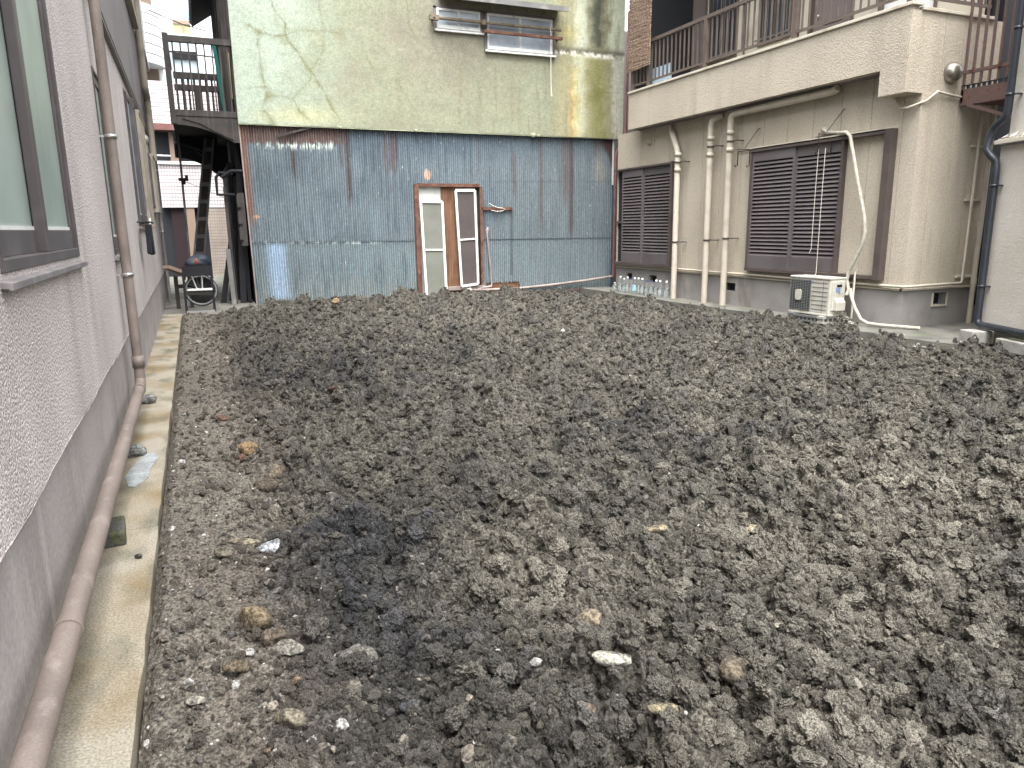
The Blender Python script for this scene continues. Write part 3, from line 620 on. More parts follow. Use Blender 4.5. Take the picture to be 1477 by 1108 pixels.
c = blend(c, cc(176, 182, 166), .35*sstep(fbm(X*30, Z*30, 71, 2), .75, .95))
W = U+5*nz2+1.2*nf                                          # right hand bands: efflorescence, moss and soot
r_ = sstep(U, 785, 815)
c = blend(c, cc(150, 146, 116), .9*r_)
c = blend(c, cc(180, 182, 156), .95*r_*np.exp(-((W-836)/9)**2))
c = blend(c, cc(190, 190, 174), .95*sstep(W, 878, 888))
c = blend(c, cc(184, 172, 118), .8*np.exp(-((W-828)/6)**2)*sstep(Vv, 90, 110))
c = blend(c, cc(160, 126, 84), .65*np.exp(-((W-823.5)/2.6)**2)*sstep(Vv, 105, 140))
c = blend(c, cc(128, 126, 78), .85*np.exp(-((W-862)/13)**2)*sstep(Vv, 76, 90))
c = blend(c, cc(110, 108, 60), .6*np.exp(-((W-858)/9)**2-((Vv-138)/16)**2))
up = 1-sstep(Vv+2*nf, 66, 74)
c = blend(c, cc(184, 188, 168), .9*r_*up*np.exp(-((W-842)/9)**2))
c = blend(c, cc(72, 76, 68), .92*r_*up*np.exp(-((W-862)/11)**2))
c = blend(c, cc(190, 198, 172), .7*r_*up*sstep(W, 874, 884))
c = blend(c, cc(172, 162, 108), .8*np.exp(-((U-818)/14)**2-((Vv-48+3*nf)/10)**2))
c = blend(c, cc(84, 84, 74), .8*r_*np.exp(-((Vv-70-(U-800)*.09+1.5*nf)/4.5)**2))
c = blend(c, cc(222, 220, 208), .95*sstep(U, 798, 803)*np.exp(-((Vv-75-(U-800)*.10+1.5*nf)/3.2)**2)*sstep(nf+nz2, -.5, .3))
c = blend(c, cc(126, 124, 104), .55*sstep(nst, .15, .7)*sstep(U, 420, 700))
c = blend(c, cc(120, 122, 110), .5*np.exp(-((Vv-(178+(U-344)*.041)-1)/4)**2)*sstep(nz2, -.3, .5))
CR = [(c4([(325, 0), (350, 80), (425, 160), (420, 240), (500, 340), (590, 470), (660, 580), (710, 670), (745, 740), (790, 800)]), 1.1, 1),
 (c4([(180, 170), (250, 215), (340, 235), (420, 240)]), 2.6, .8), (c4([(430, 235), (500, 205), (620, 200), (800, 222)]), 3, .55),
 (c4([(250, 215), (235, 300), (250, 400), (270, 500), (300, 630)]), 2.4, .75), (c4([(300, 640), (265, 720), (350, 815)]), 2, .8),
 (c4([(300, 640), (400, 640), (470, 665), (530, 590), (590, 530), (600, 460), (680, 330), (680, 200), (640, 0)]), 1.6, .6), (c4([(470, 665), (510, 730), (580, 800)]), 1.8, .8),
 (c4([(1230, 0), (1250, 180), (1300, 260)]), .8, .6), (c4([(1180, 560), (1240, 660), (1310, 780)]), .8, .5), (c4([(950, 350), (1050, 520)]), .8, .5), (c4([(190, 585), (290, 580)]), 2, .5),
 (c5([(1140, 470), (1190, 560), (1190, 620), (1240, 690), (1200, 800)]), .9, .6), (c5([(1190, 620), (1320, 620)]), .8, .5), (c5([(460, 330), (450, 420), (470, 520)]), 1, .4)]
jx, jy = 1.5*nz2, 1.5*perl(X*4+9, Z*4, 77)
for pts, wdt, st in CR:
    dd = pdist(U+jx, Vv+jy, pts)
    wv_ = wdt*np.clip(.75+1.1*nz2, .15, 1.8); c = blend(c, cc(116, 116, 82), st*.62*np.exp(-(dd/(wv_*2.6))**2)*sstep(nf+nz2, -.9, .2)); c = blend(c, cc(92, 90, 74), st*.6*np.exp(-(dd/(.45+.25*wv_))**2)*sstep(nf+.4, -.3, .5))
c *= (1+.10*nf+.08*nz2)[..., None]
bump = np.maximum(0, .03*np.exp(-((X-7.0)**2)/.6)*np.exp(-((Z-2.9)/.5)**2))
gw = gridmesh('upper_wall', X, np.full_like(X, YU)+.006*nz1-bump*.3, Z, M['green_wall'], HS, col=np.clip(c, .01, .9), off=(4.2, 13, 0)); gw['_o'] = [4.2, 13, 0]
b = B().box(.763, 7.875, YU+.025, 18.5, 2.872, 6.2); part('upper_body', b, M['plaster'], HS)
b = B().box(.763, 7.875, YU+.004, YU+.03, 2.858, 2.876)
for u, r in ((600, .035), (609, .02), (769, .055), (777, .035), (491, .022)):
    q = P(u, 190+(u-600)*.04, 1, YU); b.lathe([(r*.5, -.6*r), (r, 0), (r*.6, .8*r)], (q[0], YU-.005, 2.866), 10)
part('drip_edge', b, M['plaster'], HS)
b = B().prism([(.5, 6.2), (8.2, 6.2), (4.3, 8.2)], lambda p, q, t: (p, 12.6+6.4*t, q)); part('roof', b, M['tin'], HS)
# corrugated sheets
pit = .0405; per = 10; x0, x1 = .79, 7.70
xs = np.arange(x0, x1+1e-6, pit/per); tiers = [(-.3, .985, .0), (.975, 2.0, -.006), (1.99, 2.9, -.007)]
def corr_col(X, Z):
    U, V = to_px(X, np.full_like(X, YL), Z); n1 = fbm(X*1.5, Z*1.2, 31, 4); n2 = fbm(X*16, Z*1.1, 35, 4); n3 = fbm(X*12, Z*12, 39, 3); n4 = fbm(X*40, Z*5, 44, 2)
    c = np.ones(X.shape+(3,))*cc(106, 117, 123)
    c = blend(c, cc(92, 103, 110), .7*sstep(n1, -.2, .5)); c = blend(c, cc(116, 129, 133), .8*sstep(V+10*n1, 345, 360)*.8)
    c = blend(c, cc(130, 135, 130), .7*sstep(V, 385, 425)*sstep(n2, -.5, .4)); c = blend(c, cc(108, 124, 134), .5*sstep(n2, .2, .7)); c = blend(c, cc(78, 90, 100), .6*sstep(-n2, .35, .8))
    c = blend(c, cc(106, 116, 119), .55*sstep(U, 690, 760))
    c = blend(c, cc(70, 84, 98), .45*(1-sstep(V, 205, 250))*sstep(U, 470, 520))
    rust, br = cc(92, 66, 58), cc(70, 50, 46)
    tl = sstep(505-U+8*n2, 0, 20)*(1-sstep(V+3*n3, 204, 209)); c = blend(c, cc(104, 86, 80), .85*tl); c = blend(c, rust, tl*sstep(n2, -.1, .5)*.9)
    c = blend(c, cc(122, 92, 80), .9*(1-sstep(U-((V-195)*.1)+2*n2, 352, 360))*(1-sstep(V, 300, 345)))
    for u0, w, va, vb, s in ((499, 3.5, 185, 300, .95), (421, 3, 205, 258, .9), (554, 2.5, 190, 262, .8), (564, 4, 188, 262, .7), (571, 2, 190, 260, .9), (490, 2, 205, 240, .5), (741, 3, 225, 290, .7), (780, 2.5, 195, 330, .8), (824, 3.5, 200, 346, .9), (815, 6, 195, 300, .6), (690, 2, 200, 260, .4), (860, 5, 200, 230, .8), (737, 1.5, 300, 400, .5)):
        uc = u0+(V-va)*(.088-(u0-350)*.000195)
        c = blend(c, rust if s < .9 else br, s*.8*np.exp(-((U-uc+1.2*n2)/w)**2)*(1-sstep(V+12*n2, vb-25, vb+8))*sstep(V, va-12, va+6))
    tr = sstep(U+4*n2, 858, 874)*(1-sstep(V-(U-880)*1.4+8*n2, 222, 238)); c = blend(c, br, .95*tr)
    c = blend(c, cc(150, 142, 126), .6*np.exp(-((U-866+4*n2)/7)**2-((V-245)/22)**2))
    wp = np.exp(-((V-211+2*n3)/4.2)**2)*sstep(U, 358, 366)*(1-sstep(U, 478, 486)); c = blend(c, cc(214, 222, 212), .95*wp*sstep(n4+.5*n3, -.15, .25)*sstep(U+30*n3, 375, 410))
    pb = np.exp(-((U-401-(V-390)*.09)/14)**4)*sstep(V, 349, 354)*(1-sstep(V, 425, 436)); c = blend(c, cc(166, 190, 216), .55*pb)
    c = blend(c, cc(196, 206, 204), .9*np.exp(-((V-350)/1.6)**2)*sstep(n3, .0, .3)*(1-sstep(U, 520, 560)))
    c = blend(c, cc(190, 198, 194), .6*sstep(fbm(X*22, Z*9, 51, 2), .8, .9)*sstep(n1, -.3, .3))
    c = blend(c, cc(186, 146, 116), .95*(np.hypot((U-370)/5, (V-313)/2) < 1)); c = blend(c, cc(196, 190, 170), .8*sstep(V, 405, 412)*np.exp(-((U-735)/10)**2)*sstep(n3, -.3, .2))
    pl = (np.hypot((U-616)/5, (V-252)/8)+.3*n3 < 1); c = blend(c, cc(178, 152, 132), .95*pl)
    c = blend(c, cc(60, 70, 78), .75*np.exp(-((V-(350.6-(U-359)*.0128))/1.1)**2)); c = blend(c, cc(70, 82, 92), .35*np.exp(-((V-(262-(U-359)*-.0))/1.3)**2)*sstep(U, 690, 700))
    c = blend(c, cc(60, 74, 84), .7*np.exp(-((U-738)/1.5)**2)*sstep(V, 300, 310)*(1-sstep(V, 395, 402)))
    rib_shade = np.sin(2*np.pi*(X-.79)/.0405); c = c*(1+.26*rib_shade)[..., None]  # rib shading put into the colour: ridges lighter, valleys darker
    return np.clip(c*(1+.10*n2+.06*n3)[..., None], .008, .9)
for k, (za, zb, dy) in enumerate(tiers):
    zs = np.arange(za, zb+.019, .02); X, Z = np.meshgrid(xs, zs)
    n1 = perl(X*.8, Z*.8, 61); lean = (1-sstep(X, .79, 1.6))*(-.012*(Z-1.2))
    Yc = YL+dy-.0105*np.sin(2*np.pi*(X-x0)/pit)-.012*n1
    xm = X[:-1, :-1]; zm = Z[:-1, :-1]; rag = .16+.03*perl(xm*30, zm*0+3, 71)
    mask = ~((xm > 3.66) & (xm < 4.855) & (zm < 1.945)) & ~((xm > 4.97) & (xm < 5.66+.04*perl(xm*0, zm*30, 9)) & (zm < rag))
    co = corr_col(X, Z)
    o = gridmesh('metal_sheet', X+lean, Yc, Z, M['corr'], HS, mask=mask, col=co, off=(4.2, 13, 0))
b = B().box(.80, 7.69, 13.03, 13.05, -.3, .0).box(.80, 3.62, 13.03, 13.05, 0, 2.87).box(4.9, 7.69, 13.03, 13.05, 0, 2.87).box(3.62, 4.9, 13.12, 13.14, 0, 2.87).box(.80, .82, 13.05, 18.5, -.3, 2.86).box(7.67, 7.69, 13.05, 18.5, -.3, 2.86)
part('inner_boarding', b, M['bwood'], HS)
part('corner_trim', B().bar((.772, 12.985, 2.86), (.815, 12.985, -.05), .02, .03), M['greyp'], HS)
part('corner_trim', B().box(7.685, 7.715, 12.97, 13.03, 2.0, 2.86), M['white'], HS)
part('side_sheet', B().box(7.70, 7.72, 13.0, 13.3, -.3, 2.1), M['blue'], HS)
part('base_patch', B().box(5.0, 5.66, 13.015, 13.026, -.1, .2), M['wood'], HS)
b = B().tube([(4.56, 12.94, .05), (4.9, 12.93, .045), (5.6, 12.94, .04), (6.3, 12.95, .075), (7.0, 12.93, .13), (7.70, 12.90, .20)], .026, 12); part('waste_pipe', b, M['greyp'], HS)
part('pipe_elbow', B().tube([(4.52, 12.93, .03), (4.6, 12.93, .05), (4.64, 12.92, .06)], .045, 12), M['wrap'], HS)
b = B().tube([(5.02, 12.97, 1.2), (5.0, 12.95, 1.16), (4.995, 12.95, 1.05), (5.04, 12.95, .55), (5.07, 12.95, .16), (5.05, 12.94, .1), (4.9, 12.94, .09), (4.75, 12.94, .05)], [.02, .03, .02, .018, .018, .022, .022, .02], 10); part('conduit', b, M['greyp'], HS)
b = B().box(5.4, 7.72, 12.97, 12.99, -.06, -.03).box(7.70, 7.72, 12.97, 12.99, -.25, -.03); part('base_rail', b, M['copper'], HS)
b = B().bar((4.89, 12.965, 1.545), (5.52, 12.965, 1.545), .03, .05); part('batten', b, M['rust'], HS)
single('cable', B().tube([(5.03, 12.93, 1.64), (5.1, 12.92, 1.6), (5.2, 12.92, 1.56), (5.3, 12.92, 1.55), (5.36, 12.93, 1.53), (5.3, 12.92, 1.5), (5.18, 12.92, 1.49), (5.08, 12.93, 1.51)], .007, 6), M['cord'], 'white cable looped over a rusty batten on the blue grey sheet wall', 'cable', (5.2, 12.92, 1.55))
b = B().bar((1.34, 12.95, 2.70), (2.02, 12.95, 2.89), .02, .03); part('batten', b, M['dwood'], HS)
# door opening
b = B().box(3.62, 3.70, 12.94, 13.06, -.1, 1.97).box(3.70, 4.86, 12.94, 13.06, 1.925, 1.985); part('door_frame', b, M['rust'], HS, .004)
part('door_frame', B().box(4.86, 4.915, 12.95, 13.06, .1, 1.94), M['rust'], HS, .004)
b = B().box(3.70, 4.16, 13.03, 13.06, 0, 1.925); part('door_leaf', b, M['alu'], HS)
part('door_leaf', B().box(4.13, 4.47, 13.0, 13.03, .0, 1.925), M['wood'], HS)
part('door_leaf', B().box(4.47, 4.86, 13.03, 13.06, 0, 1.925), M['dwood'], HS)
part('door_sill', B().box(4.18, 4.92, 12.93, 13.05, .06, .13), M['greyp'], HS, .004)
def screen(bl, br, tl, tr, mesh, label, yb, yt, loc, rail):
    o = root('screen_door', label, 'screen door', loc, 'white framed screen doors at the sheet wall')
    bl, br, tl, tr = [Vector(q) for q in (bl, br, tl, tr)]; w = .042
    f = B().bar(bl, tl, w, .03, (0, 1, 0)).bar(br, tr, w, .03, (0, 1, 0)).bar(tl, tr, w*1.2, .028, (0, 1, 0)).bar(bl, br, w, .028, (0, 1, 0)).bar(bl.lerp(tl, rail), br.lerp(tr, rail), .03, .026, (0, 1, 0))
    part('frame', f, M['alu'], o)
    e = Vector((0, .004, 0)); part('screen', B().add([bl+e, br+e, tr+e, tl+e, bl+e*2, br+e*2, tr+e*2, tl+e*2], [(0, 1, 2, 3), (7, 6, 5, 4)]), M[mesh], o)
screen((3.735, 12.80, -.03), (4.11, 12.80, -.04), (3.72, 12.925, 1.67), (4.12, 12.925, 1.665), 'mesh1', 'white framed screen door with pale mesh, the lower one, standing in the soil', 0, 0, (3.93, 12.8, -.03), .50)
screen((4.45, 12.91, .135), (4.775, 12.91, .165), (4.385, 12.93, 1.865), (4.755, 12.93, 1.87), 'mesh2', 'white framed screen door with dark mesh, tilted, beside the brown door board', 0, 0, (4.6, 12.91, .15), .49)
# upper windows, bars and canopy
def hwin(x0, x1, z0, z1, name='window'):
    t = .035; f = B().box(x0, x0+t, YU-.04, YU+.01, z0, z1).box(x1-t, x1, YU-.04, YU+.01, z0, z1).box(x0+t, x1-t, YU-.04, YU+.01, z1-t, z1).box(x0+t, x1-t, YU-.04, YU+.01, z0, z0+t+.02)
    xm = (x0+x1)/2; f.box(xm-.022, xm+.022, YU-.035, YU+.005, z0+t, z1-t)
    w = part('window', f, M['alu'], HS)
    part('pane', B().box(x0+t, xm-.022, YU-.012, YU-.008, z0+t, z1-t), M['glass'], w); part('pane', B().box(xm+.022, x1-t, YU-.022, YU-.018, z0+t, z1-t), M['glass'], w)
    part('sill', B().prism([(YU-.07, z0-.05), (YU-.07, z0-.02), (YU+.01, z0), (YU+.01, z0-.05)], lambda p, q, tt: (x0-.04+(x1-x0+.1)*tt, p, q)), M['alu'], w)
    part('surround', B().box(x0-.05, x0, YU-.02, YU+.01, z0-.05, z1+.03).box(x1, x1+.05, YU-.02, YU+.01, z0-.05, z1+.03).box(x0-.05, x1+.05, YU-.02, YU+.01, z1, z1+.05), M['upgrey'], w)
hwin(4.115, 4.91, 4.565, 4.885); hwin(5.04, 6.32, 4.30, 4.885)
part('drying_pole', B().tube([(4.0, 12.80, 4.70), (6.44, 12.78, 4.70)], .028, 10), M['pole'], HS)
part('pole_bracket', B().box(3.96, 4.12, 12.76, 12.84, 4.66, 4.74).box(4.02, 4.05, 12.76, YU, 4.67, 4.70), M['pole'], HS); part('pole_bracket', B().box(4.90, 4.97, 12.76, 12.84, 4.66, 4.74), M['pole'], HS)
part('rust_bar', B().box(4.92, 6.46, 12.74, 12.80, 4.53, 4.575).box(5.0, 5.03, 12.78, YU, 4.54, 4.56).box(6.40, 6.43, 12.78, YU, 4.54, 4.56), M['rust'], HS)
single('cord', B().tube([(6.22, 12.75, 4.72), (6.22, 12.745, 4.3), (6.225, 12.75, 3.75), (6.235, 12.75, 3.55)], [.006, .006, .008, .016], 6), M['cord'], 'frayed pale cord hanging from the pole before the upper windows', 'cord', (6.22, 12.75, 3.55))
b = B().prism([(12.55, 4.985), (12.55, 5.02), (12.95, 5.16), (12.95, 5.10)], lambda p, q, t: (4.15+2.3*t, p, q-.0)); cn = part('canopy', b, M['tin'], HS)
part('fascia', B().box(4.15, 6.47, 12.53, 12.556, 4.95, 5.035), M['tin'], cn)
# rainwater pipe at the right corner
part('downpipe', B().tube([(8.1, 12.85, 5.30), (7.93, 12.85, 5.14), (7.925, 12.85, 5.0), (7.885, 12.85, 2.86), (7.86, 12.85, 2.80), (7.70, 12.85, 2.62), (7.685, 12.85, 2.54), (7.675, 12.85, .2)], .03, 12), M['copper'], HS)

# ---- veranda on the alley side of the house
VD = root('veranda', 'dark wooden veranda with slatted railing over the alley beside the old house', 'veranda', (.25, 13.0, 2.8))
def rail_set(y, post=True):
    b = B(); b.box(-.22, -.14, y-.04, y+.04, 2.84, 4.15); part('post', b, M['dwood'], VD)
    part('top_rail', B().box(-.14, .76, y-.035, y+.035, 4.03, 4.12), M['dwood'], VD); part('bottom_rail', B().box(-.14, .76, y-.04, y+.04, 2.96, 3.05), M['dwood'], VD)
    for k in range(8): x = -.09+k*.112; part('picket', B().box(x-.011, x+.011, y-.012, y+.012, 3.05, 4.03), M['dwood'], VD)
    part('mid_rail', B().bar((-.14, y, 3.93-.04), (.5, y, 3.85), .02, .02), M['dwood'], VD)
rail_set(13.0)
part('mid_rail', B().box(-.14, .76, 15.3, 15.36, 3.92, 4.03), M['dwood'], VD); part('mid_rail', B().box(-.14, .76, 15.3, 15.36, 3.72, 3.82), M['dwood'], VD); part('mid_rail', B().box(-.14, .76, 15.3, 15.36, 3.30, 3.36), M['dwood'], VD)
for k in range(9): x = -.1+k*.1; part('picket', B().box(x-.02, x+.02, 15.32, 15.35, 3.0, 3.95), M['dwood'], VD)
part('post', B().box(.2, .28, 15.29, 15.37, 2.95, 3.75), M['dwood'], VD)
part('side_rail', B().box(-.21, -.15, 13.04, 15.3, 4.05, 4.12), M['dwood'], VD)
part('deck', B().box(-.2, .76, 13.02, 15.4, 2.90, 2.96), M['bwood'], VD)
def arch(y0, y1, xl, xr, zt, zl, zr, th=0):
    n = 14; poly = [(xl, zt), (xr, zt), (xr, zr)]
    for i in range(n+1):
        t = i/n; x = xr-.08-(xr-.08-xl)*t; poly.append((x, zl-(zl-zr)*(1-t)**2.1))
    return B().prism(poly, lambda p, q, t: (p, y0+(y1-y0)*t, q))
part('arched_fascia', arch(12.97, 13.03, -.2, .762, 2.955, 2.83, 2.58), M['dwood'], VD)
part('fascia_moulding', B().prism([(.40, 2.74), (.68, 2.62), (.68, 2.92), (-.05, 2.92), (.2, 2.85)], lambda p, q, t: (p, 12.955+.02*t, q)), M['dwood'], VD)
part('arched_fascia', arch(15.3, 15.36, -.25, .5, 3.0, 2.80, 2.30), M['bwood'], VD)
part('arched_fascia', arch(17.2, 17.3, -.28, .76, 3.15, 2.70, 2.2), M['bwood'], VD); part('deck_underside', B().box(-.26, .76, 15.4, 17.2, 2.96, 3.0), M['bwood'], VD)
part('arch_rim', B().tube([(-.24, 15.27, 2.78), (-.1, 15.27, 2.77), (.08, 15.27, 2.73), (.22, 15.27, 2.67), (.32, 15.27, 2.6)], .03, 8), M['dwood'], VD)
part('curtain_net', B().prism([(.52, 4.35), (.58, 4.35), (.68, 3.05), (.62, 3.05)], lambda p, q, t: (p, 14.2+.05*t, q)), M['teal'], VD)
# house side wall above the veranda, eaves
b = B().box(.74, .765, 13.05, 18, 2.9, 6.2); part('side_boarding', b, M['dwood'], HS)
for k in range(5): part('side_post', B().box(.66, .74, 13.4+k*.9, 13.5+k*.9, 2.96, 5.6), M['dwood'], HS)
b = B().prism([(.30, 5.55), (.30, 5.62), (.9, 6.1), (.9, 5.95)], lambda p, q, t: (p, 14.5+4*t, q)); ev = part('eaves', b, M['bwood'], HS)
b = B()
for k in range(26): b.tube([(.28, 14.5+k*.155, 5.60), (.42, 14.5+k*.155, 5.71)], .055, 8)
part('eaves_tiles', b, M['bwood'], ev)
part('side_panel', B().box(.70, .735, 13.3, 14.2, 3.3, 4.0), M['yel'], HS)
# ================================================================ BEIGE APARTMENT HOUSE (right)
AP = root('apartment_house', 'beige two storey apartment house with brown railing and louvred shutters', 'apartment house', (9.0, 9.0, 0))
XW, YC, YE, YB = 7.42, 5.98, 12.33, 11.55
def grooved(b, f, u0, u1, v0, v1, holes, gr, depth, gw=.012):   # panel with recessed vertical joints
    hs = list(holes)
    us = [u0]+[x for g in gr for x in (g-gw/2, g+gw/2)]+[u1]
    b.panel(us, (v0, v1), hs, f, depth)
def fgroove(gr, base):                                    # pushes the strips between a joint's two lines back a little
    pass
fx = lambda u, v, d: (XW+.09*d, u, v); fy = lambda u, v, d: (u, YC+.09*d, v)
def wall_strips(f, u0, u1, v0, v1, holes, gr, gw=.012, gd=.010):
    b = B(); edges = [u0]+gr+[u1]
    for i in range(len(edges)-1):
        a, c = edges[i]+(gw/2 if i else 0), edges[i+1]-(gw/2 if i < len(edges)-2 else 0)
        hh = [(max(h[0], a), min(h[1], c), h[2], h[3]) for h in holes if h[1] > a and h[0] < c]
        U = sorted(set([a, c]+[h[k] for h in hh for k in (0, 1)])); V = sorted(set([v0, v1]+[h[k] for h in hh for k in (2, 3)]))
        for p in range(len(U)-1):
            for q in range(len(V)-1):
                um, vm = (U[p]+U[p+1])/2, (V[q]+V[q+1])/2
                if any(h[0] < um < h[1] and h[2] < vm < h[3] for h in hh): continue
                b.add([f(U[p], V[q], 0), f(U[p+1], V[q], 0), f(U[p+1], V[q+1], 0), f(U[p], V[q+1], 0)], [(0, 1, 2, 3)])
        if i < len(edges)-2:
            g = edges[i+1]; s = gd/.09
            b.add([f(g-gw/2, v0, 0), f(g-gw/2, v1, 0), f(g-gw/4, v1, s), f(g-gw/4, v0, s), f(g+gw/4, v1, s), f(g+gw/4, v0, s), f(g+gw/2, v1, 0), f(g+gw/2, v0, 0)], [(0, 1, 2, 3), (3, 2, 4, 5), (5, 4, 6, 7)])
    for h in holes:
        c = [(h[0], h[2]), (h[1], h[2]), (h[1], h[3]), (h[0], h[3])]
        for k in range(4):
            a, e = c[k], c[(k+1) % 4]; b.add([f(*a, 0), f(*e, 0), f(*e, 1), f(*a, 1)], [(0, 1, 2, 3)])
    return b
w2 = (6.98, 8.52, .60, 2.19); w1 = (10.53, 12.30, .53, 2.19)
part('wall', wall_strips(fx, YC, YE, .43, 2.86, [w2, w1], [6.19, 6.62, 7.07, 7.52, 7.97, 8.42, 8.87, 9.32, 9.77, 10.22, 10.67, 11.12, 11.57, 12.02]), M['beige'], AP)
part('side_wall', wall_strips(fy, XW, 8.62, .43, 3.40, [], [7.68, 7.99, 8.30]), M['beige'], AP)
b = B().box(XW+.1, 13, YC+.1, YE, .2, 2.83).box(8.54, 13, YC+.1, YE, 2.83, 6.4).box(8.61, 13, YC+.02, YC+.1, .2, 6.4); part('inner_body', b, M['darkin'], AP)
part('rear_wall', B().box(8.64, 13, 6.9, 7.0, -.2, 6.4), M['beige'], AP)
ven = [(7.13, 7.36, .17, .31), (8.86, 9.10, .21, .33), (10.95, 11.2, .21, .33), (11.75, 11.98, .21, .33)]
b = B().panel((YC, YE), (-.35, .42), ven, lambda u, v, d: (XW+.008+.14*d, u, v), 1)
b.panel((XW+.008, 8.62), (-.35, .42), [(7.95, 8.17, .24, .38)], lambda u, v, d: (u, YC+.008+.14*d, v), 1)
b.add([(XW+.008, YC+.008, .42), (XW+.008, YE, .42), (XW+.1, YE, .42), (XW+.1, YC+.008, .42)], [(0, 1, 2, 3)]); b.box(XW+.16, 12.9, YC+.16, YE, -.35, .41)
part('foundation', b, M['found'], AP)
for y0, y1, z0, z1 in ven:
    v = B()
    for k in range(5): v.box(XW+.05, XW+.06, y0+(y1-y0)*(k+.3)/5, y0+(y1-y0)*(k+.55)/5, z0, z1)
    part('vent_grille', v, M['darkin'], AP)
part('vent_surround', B().box(7.93, 8.19, YC-.006, YC+.02, .22, .24).box(8.17, 8.19, YC-.006, YC+.02, .24, .38).box(7.93, 7.95, YC-.006, YC+.02, .24, .38), M['cap'], AP)
part('base_trim', B().box(XW-.014, XW+.03, YC-.012, YE, .425, .452).box(XW-.014, 8.6, YC-.014, YC+.03, .425, .452), M['cap'], AP, .004)
part('service_pipe', B().tube([(XW-.035, 12.32, .482), (XW-.035, YC+.02, .478), (XW-.025, YC-.025, .478), (XW+.03, YC-.04, .478), (8.33, YC-.04, .485), (8.36, YC-.04, .51), (8.37, YC-.04, 2.62)], .016, 10), M['pipeb'], AP)
part('service_pipe', B().tube([(8.55, YC-.05, -.02), (8.55, YC-.05, 2.62)], .03, 12).tube([(8.55, YC-.05, .46), (8.55, YC-.05, .54)], .036, 12), M['pipeb'], AP)
for z in (.56, 1.45, 2.05): part('pipe_bracket', B().box(8.28, 8.62, YC-.03, YC+.01, z-.012, z+.012), M['cap'], AP)
# louvred shutters in a track
def shutter(y0, y1, z0, z1, x, parent):
    t = .045; f = B().box(x-.03, x, y0, y0+t*.7, z0, z1).box(x-.03, x, y1-t*.7, y1, z0, z1).box(x-.03, x, y0+t*.7, y1-t*.7, z1-.13, z1).box(x-.03, x, y0+t*.7, y1-t*.7, z0, z0+.17)
    s = part('shutter', f, M['louvre'], parent, .002)
    l = B(); n = 25; a, c = z0+.17, z1-.13; st = (c-a)/n
    for k in range(n):
        z = a+st*k; l.prism([(x-.030, z+st*.10), (x-.006, z+st*.70), (x-.002, z+st*.66), (x-.027, z)], lambda p, q, tt: (p, y0+t*.7+(y1-y0-t*1.4)*tt, q))
    part('louvres', l, M['louvre'], s); part('backing', B().box(x+.001, x+.006, y0+t*.7, y1-t*.7, z0+.17, z1-.13), M['acd'], s)  # near-black backing puts the shade of the slat gaps into its colour
    return s
def track(y0, y1, z0, z1, jy, name='shutter_track'):
    f = B().box(XW-.085, XW+.0, y0, y1, z0-.045, z0).box(XW-.09, XW+.0, y0, y1, z1, z1+.035)
    if jy: f.box(XW-.10, XW-.0, jy[0], jy[1], z0-.05, z1+.045)
    return part(name, f, M['dbrown'], AP, .004)
tr = track(6.33, 8.58, .585, 2.195, (6.235, 6.33))
part('track_jamb', B().box(XW-.075, XW, 8.545, 8.58, .585, 2.195), M['dbrown'], tr); part('track_jamb', B().box(XW-.07, XW, 6.93, 6.965, .585, 2.195), M['dbrown'], tr)
shutter(7.735, 8.545, .587, 2.193, XW-.035, tr); shutter(6.965, 7.745, .587, 2.193, XW-.008, tr)
part('rain_strip', B().box(XW-.10, XW, 6.24, 8.6, 2.245, 2.258), M['cap'], tr)
t2 = track(10.47, 12.315, .535, 2.195, (10.45, 10.50))
shutter(11.37, 12.05, .537, 2.193, XW-.035, t2); shutter(10.53, 11.38, .537, 2.193, XW-.008, t2)
part('pane', B().box(XW+.02, XW+.03, 12.0, 12.31, .53, 2.2), M['darkin'], t2); part('rail', B().box(XW-.03, XW+.02, 12.05, 12.3, 1.25, 1.29), M['dbrown'], t2)
# balcony: solid band, cap, deck, back wall, railing
XB = 7.15
b = B().box(XB, XB+.12, YC+.012, YB, 2.85, 3.44).box(XB, XW+.02, YC+.002, 6.32, 2.575, 2.85)
b.box(XB+.12, 8.5, YC+.1, YB, 2.86, 3.2).box(XB+.004, XW+.02, YC-.002, YC+.1, 2.578, 3.40); part('balcony', b, M['beige'], AP)
part('balcony_cap', B().box(XB-.025, XB+.14, YC-.025, YB+.01, 3.44, 3.475).box(XB+.14, 8.45, YC-.025, YC+.13, 3.40, 3.435), M['cap'], AP, .005)
part('soffit', B().box(XB+.13, XW+.0, 6.33, YB, 2.845, 2.858), M['upgrey'], AP)
rl = part('railing', B().box(7.185, 7.235, YC+.05, YB, 4.165, 4.215).box(7.195, 7.225, YC+.05, YB, 3.555, 3.585).box(7.25, 8.4, YC+.02, YC+.05, 3.53, 3.56).box(7.25, 8.4, YC+.015, YC+.055, 4.1, 4.14), M['rail'], AP)
for y in (6.05, 7.72, 9.53, 11.02, 11.51): part('post', B().box(7.18, 7.24, y-.035, y+.035, 3.475, 4.165), M['rail'], rl)
y = 6.05
while y < 11.45:
    y += .1115
    if min(abs(y-q) for q in (6.05, 7.72, 9.53, 11.02, 11.51)) > .04: part('picket', B().box(7.20, 7.22, y-.009, y+.009, 3.585, 4.165), M['rail'], rl)
part('end_panel', B().box(XB+.13, 8.4, YB-.04, YB-.01, 3.45, 6.4), M['darkin'], AP)
for k in range(10): x = 7.32+k*.11; part('picket', B().box(x-.009, x+.009, YC+.026, YC+.044, 3.56, 4.1), M['rail'], rl)
XR = 8.42
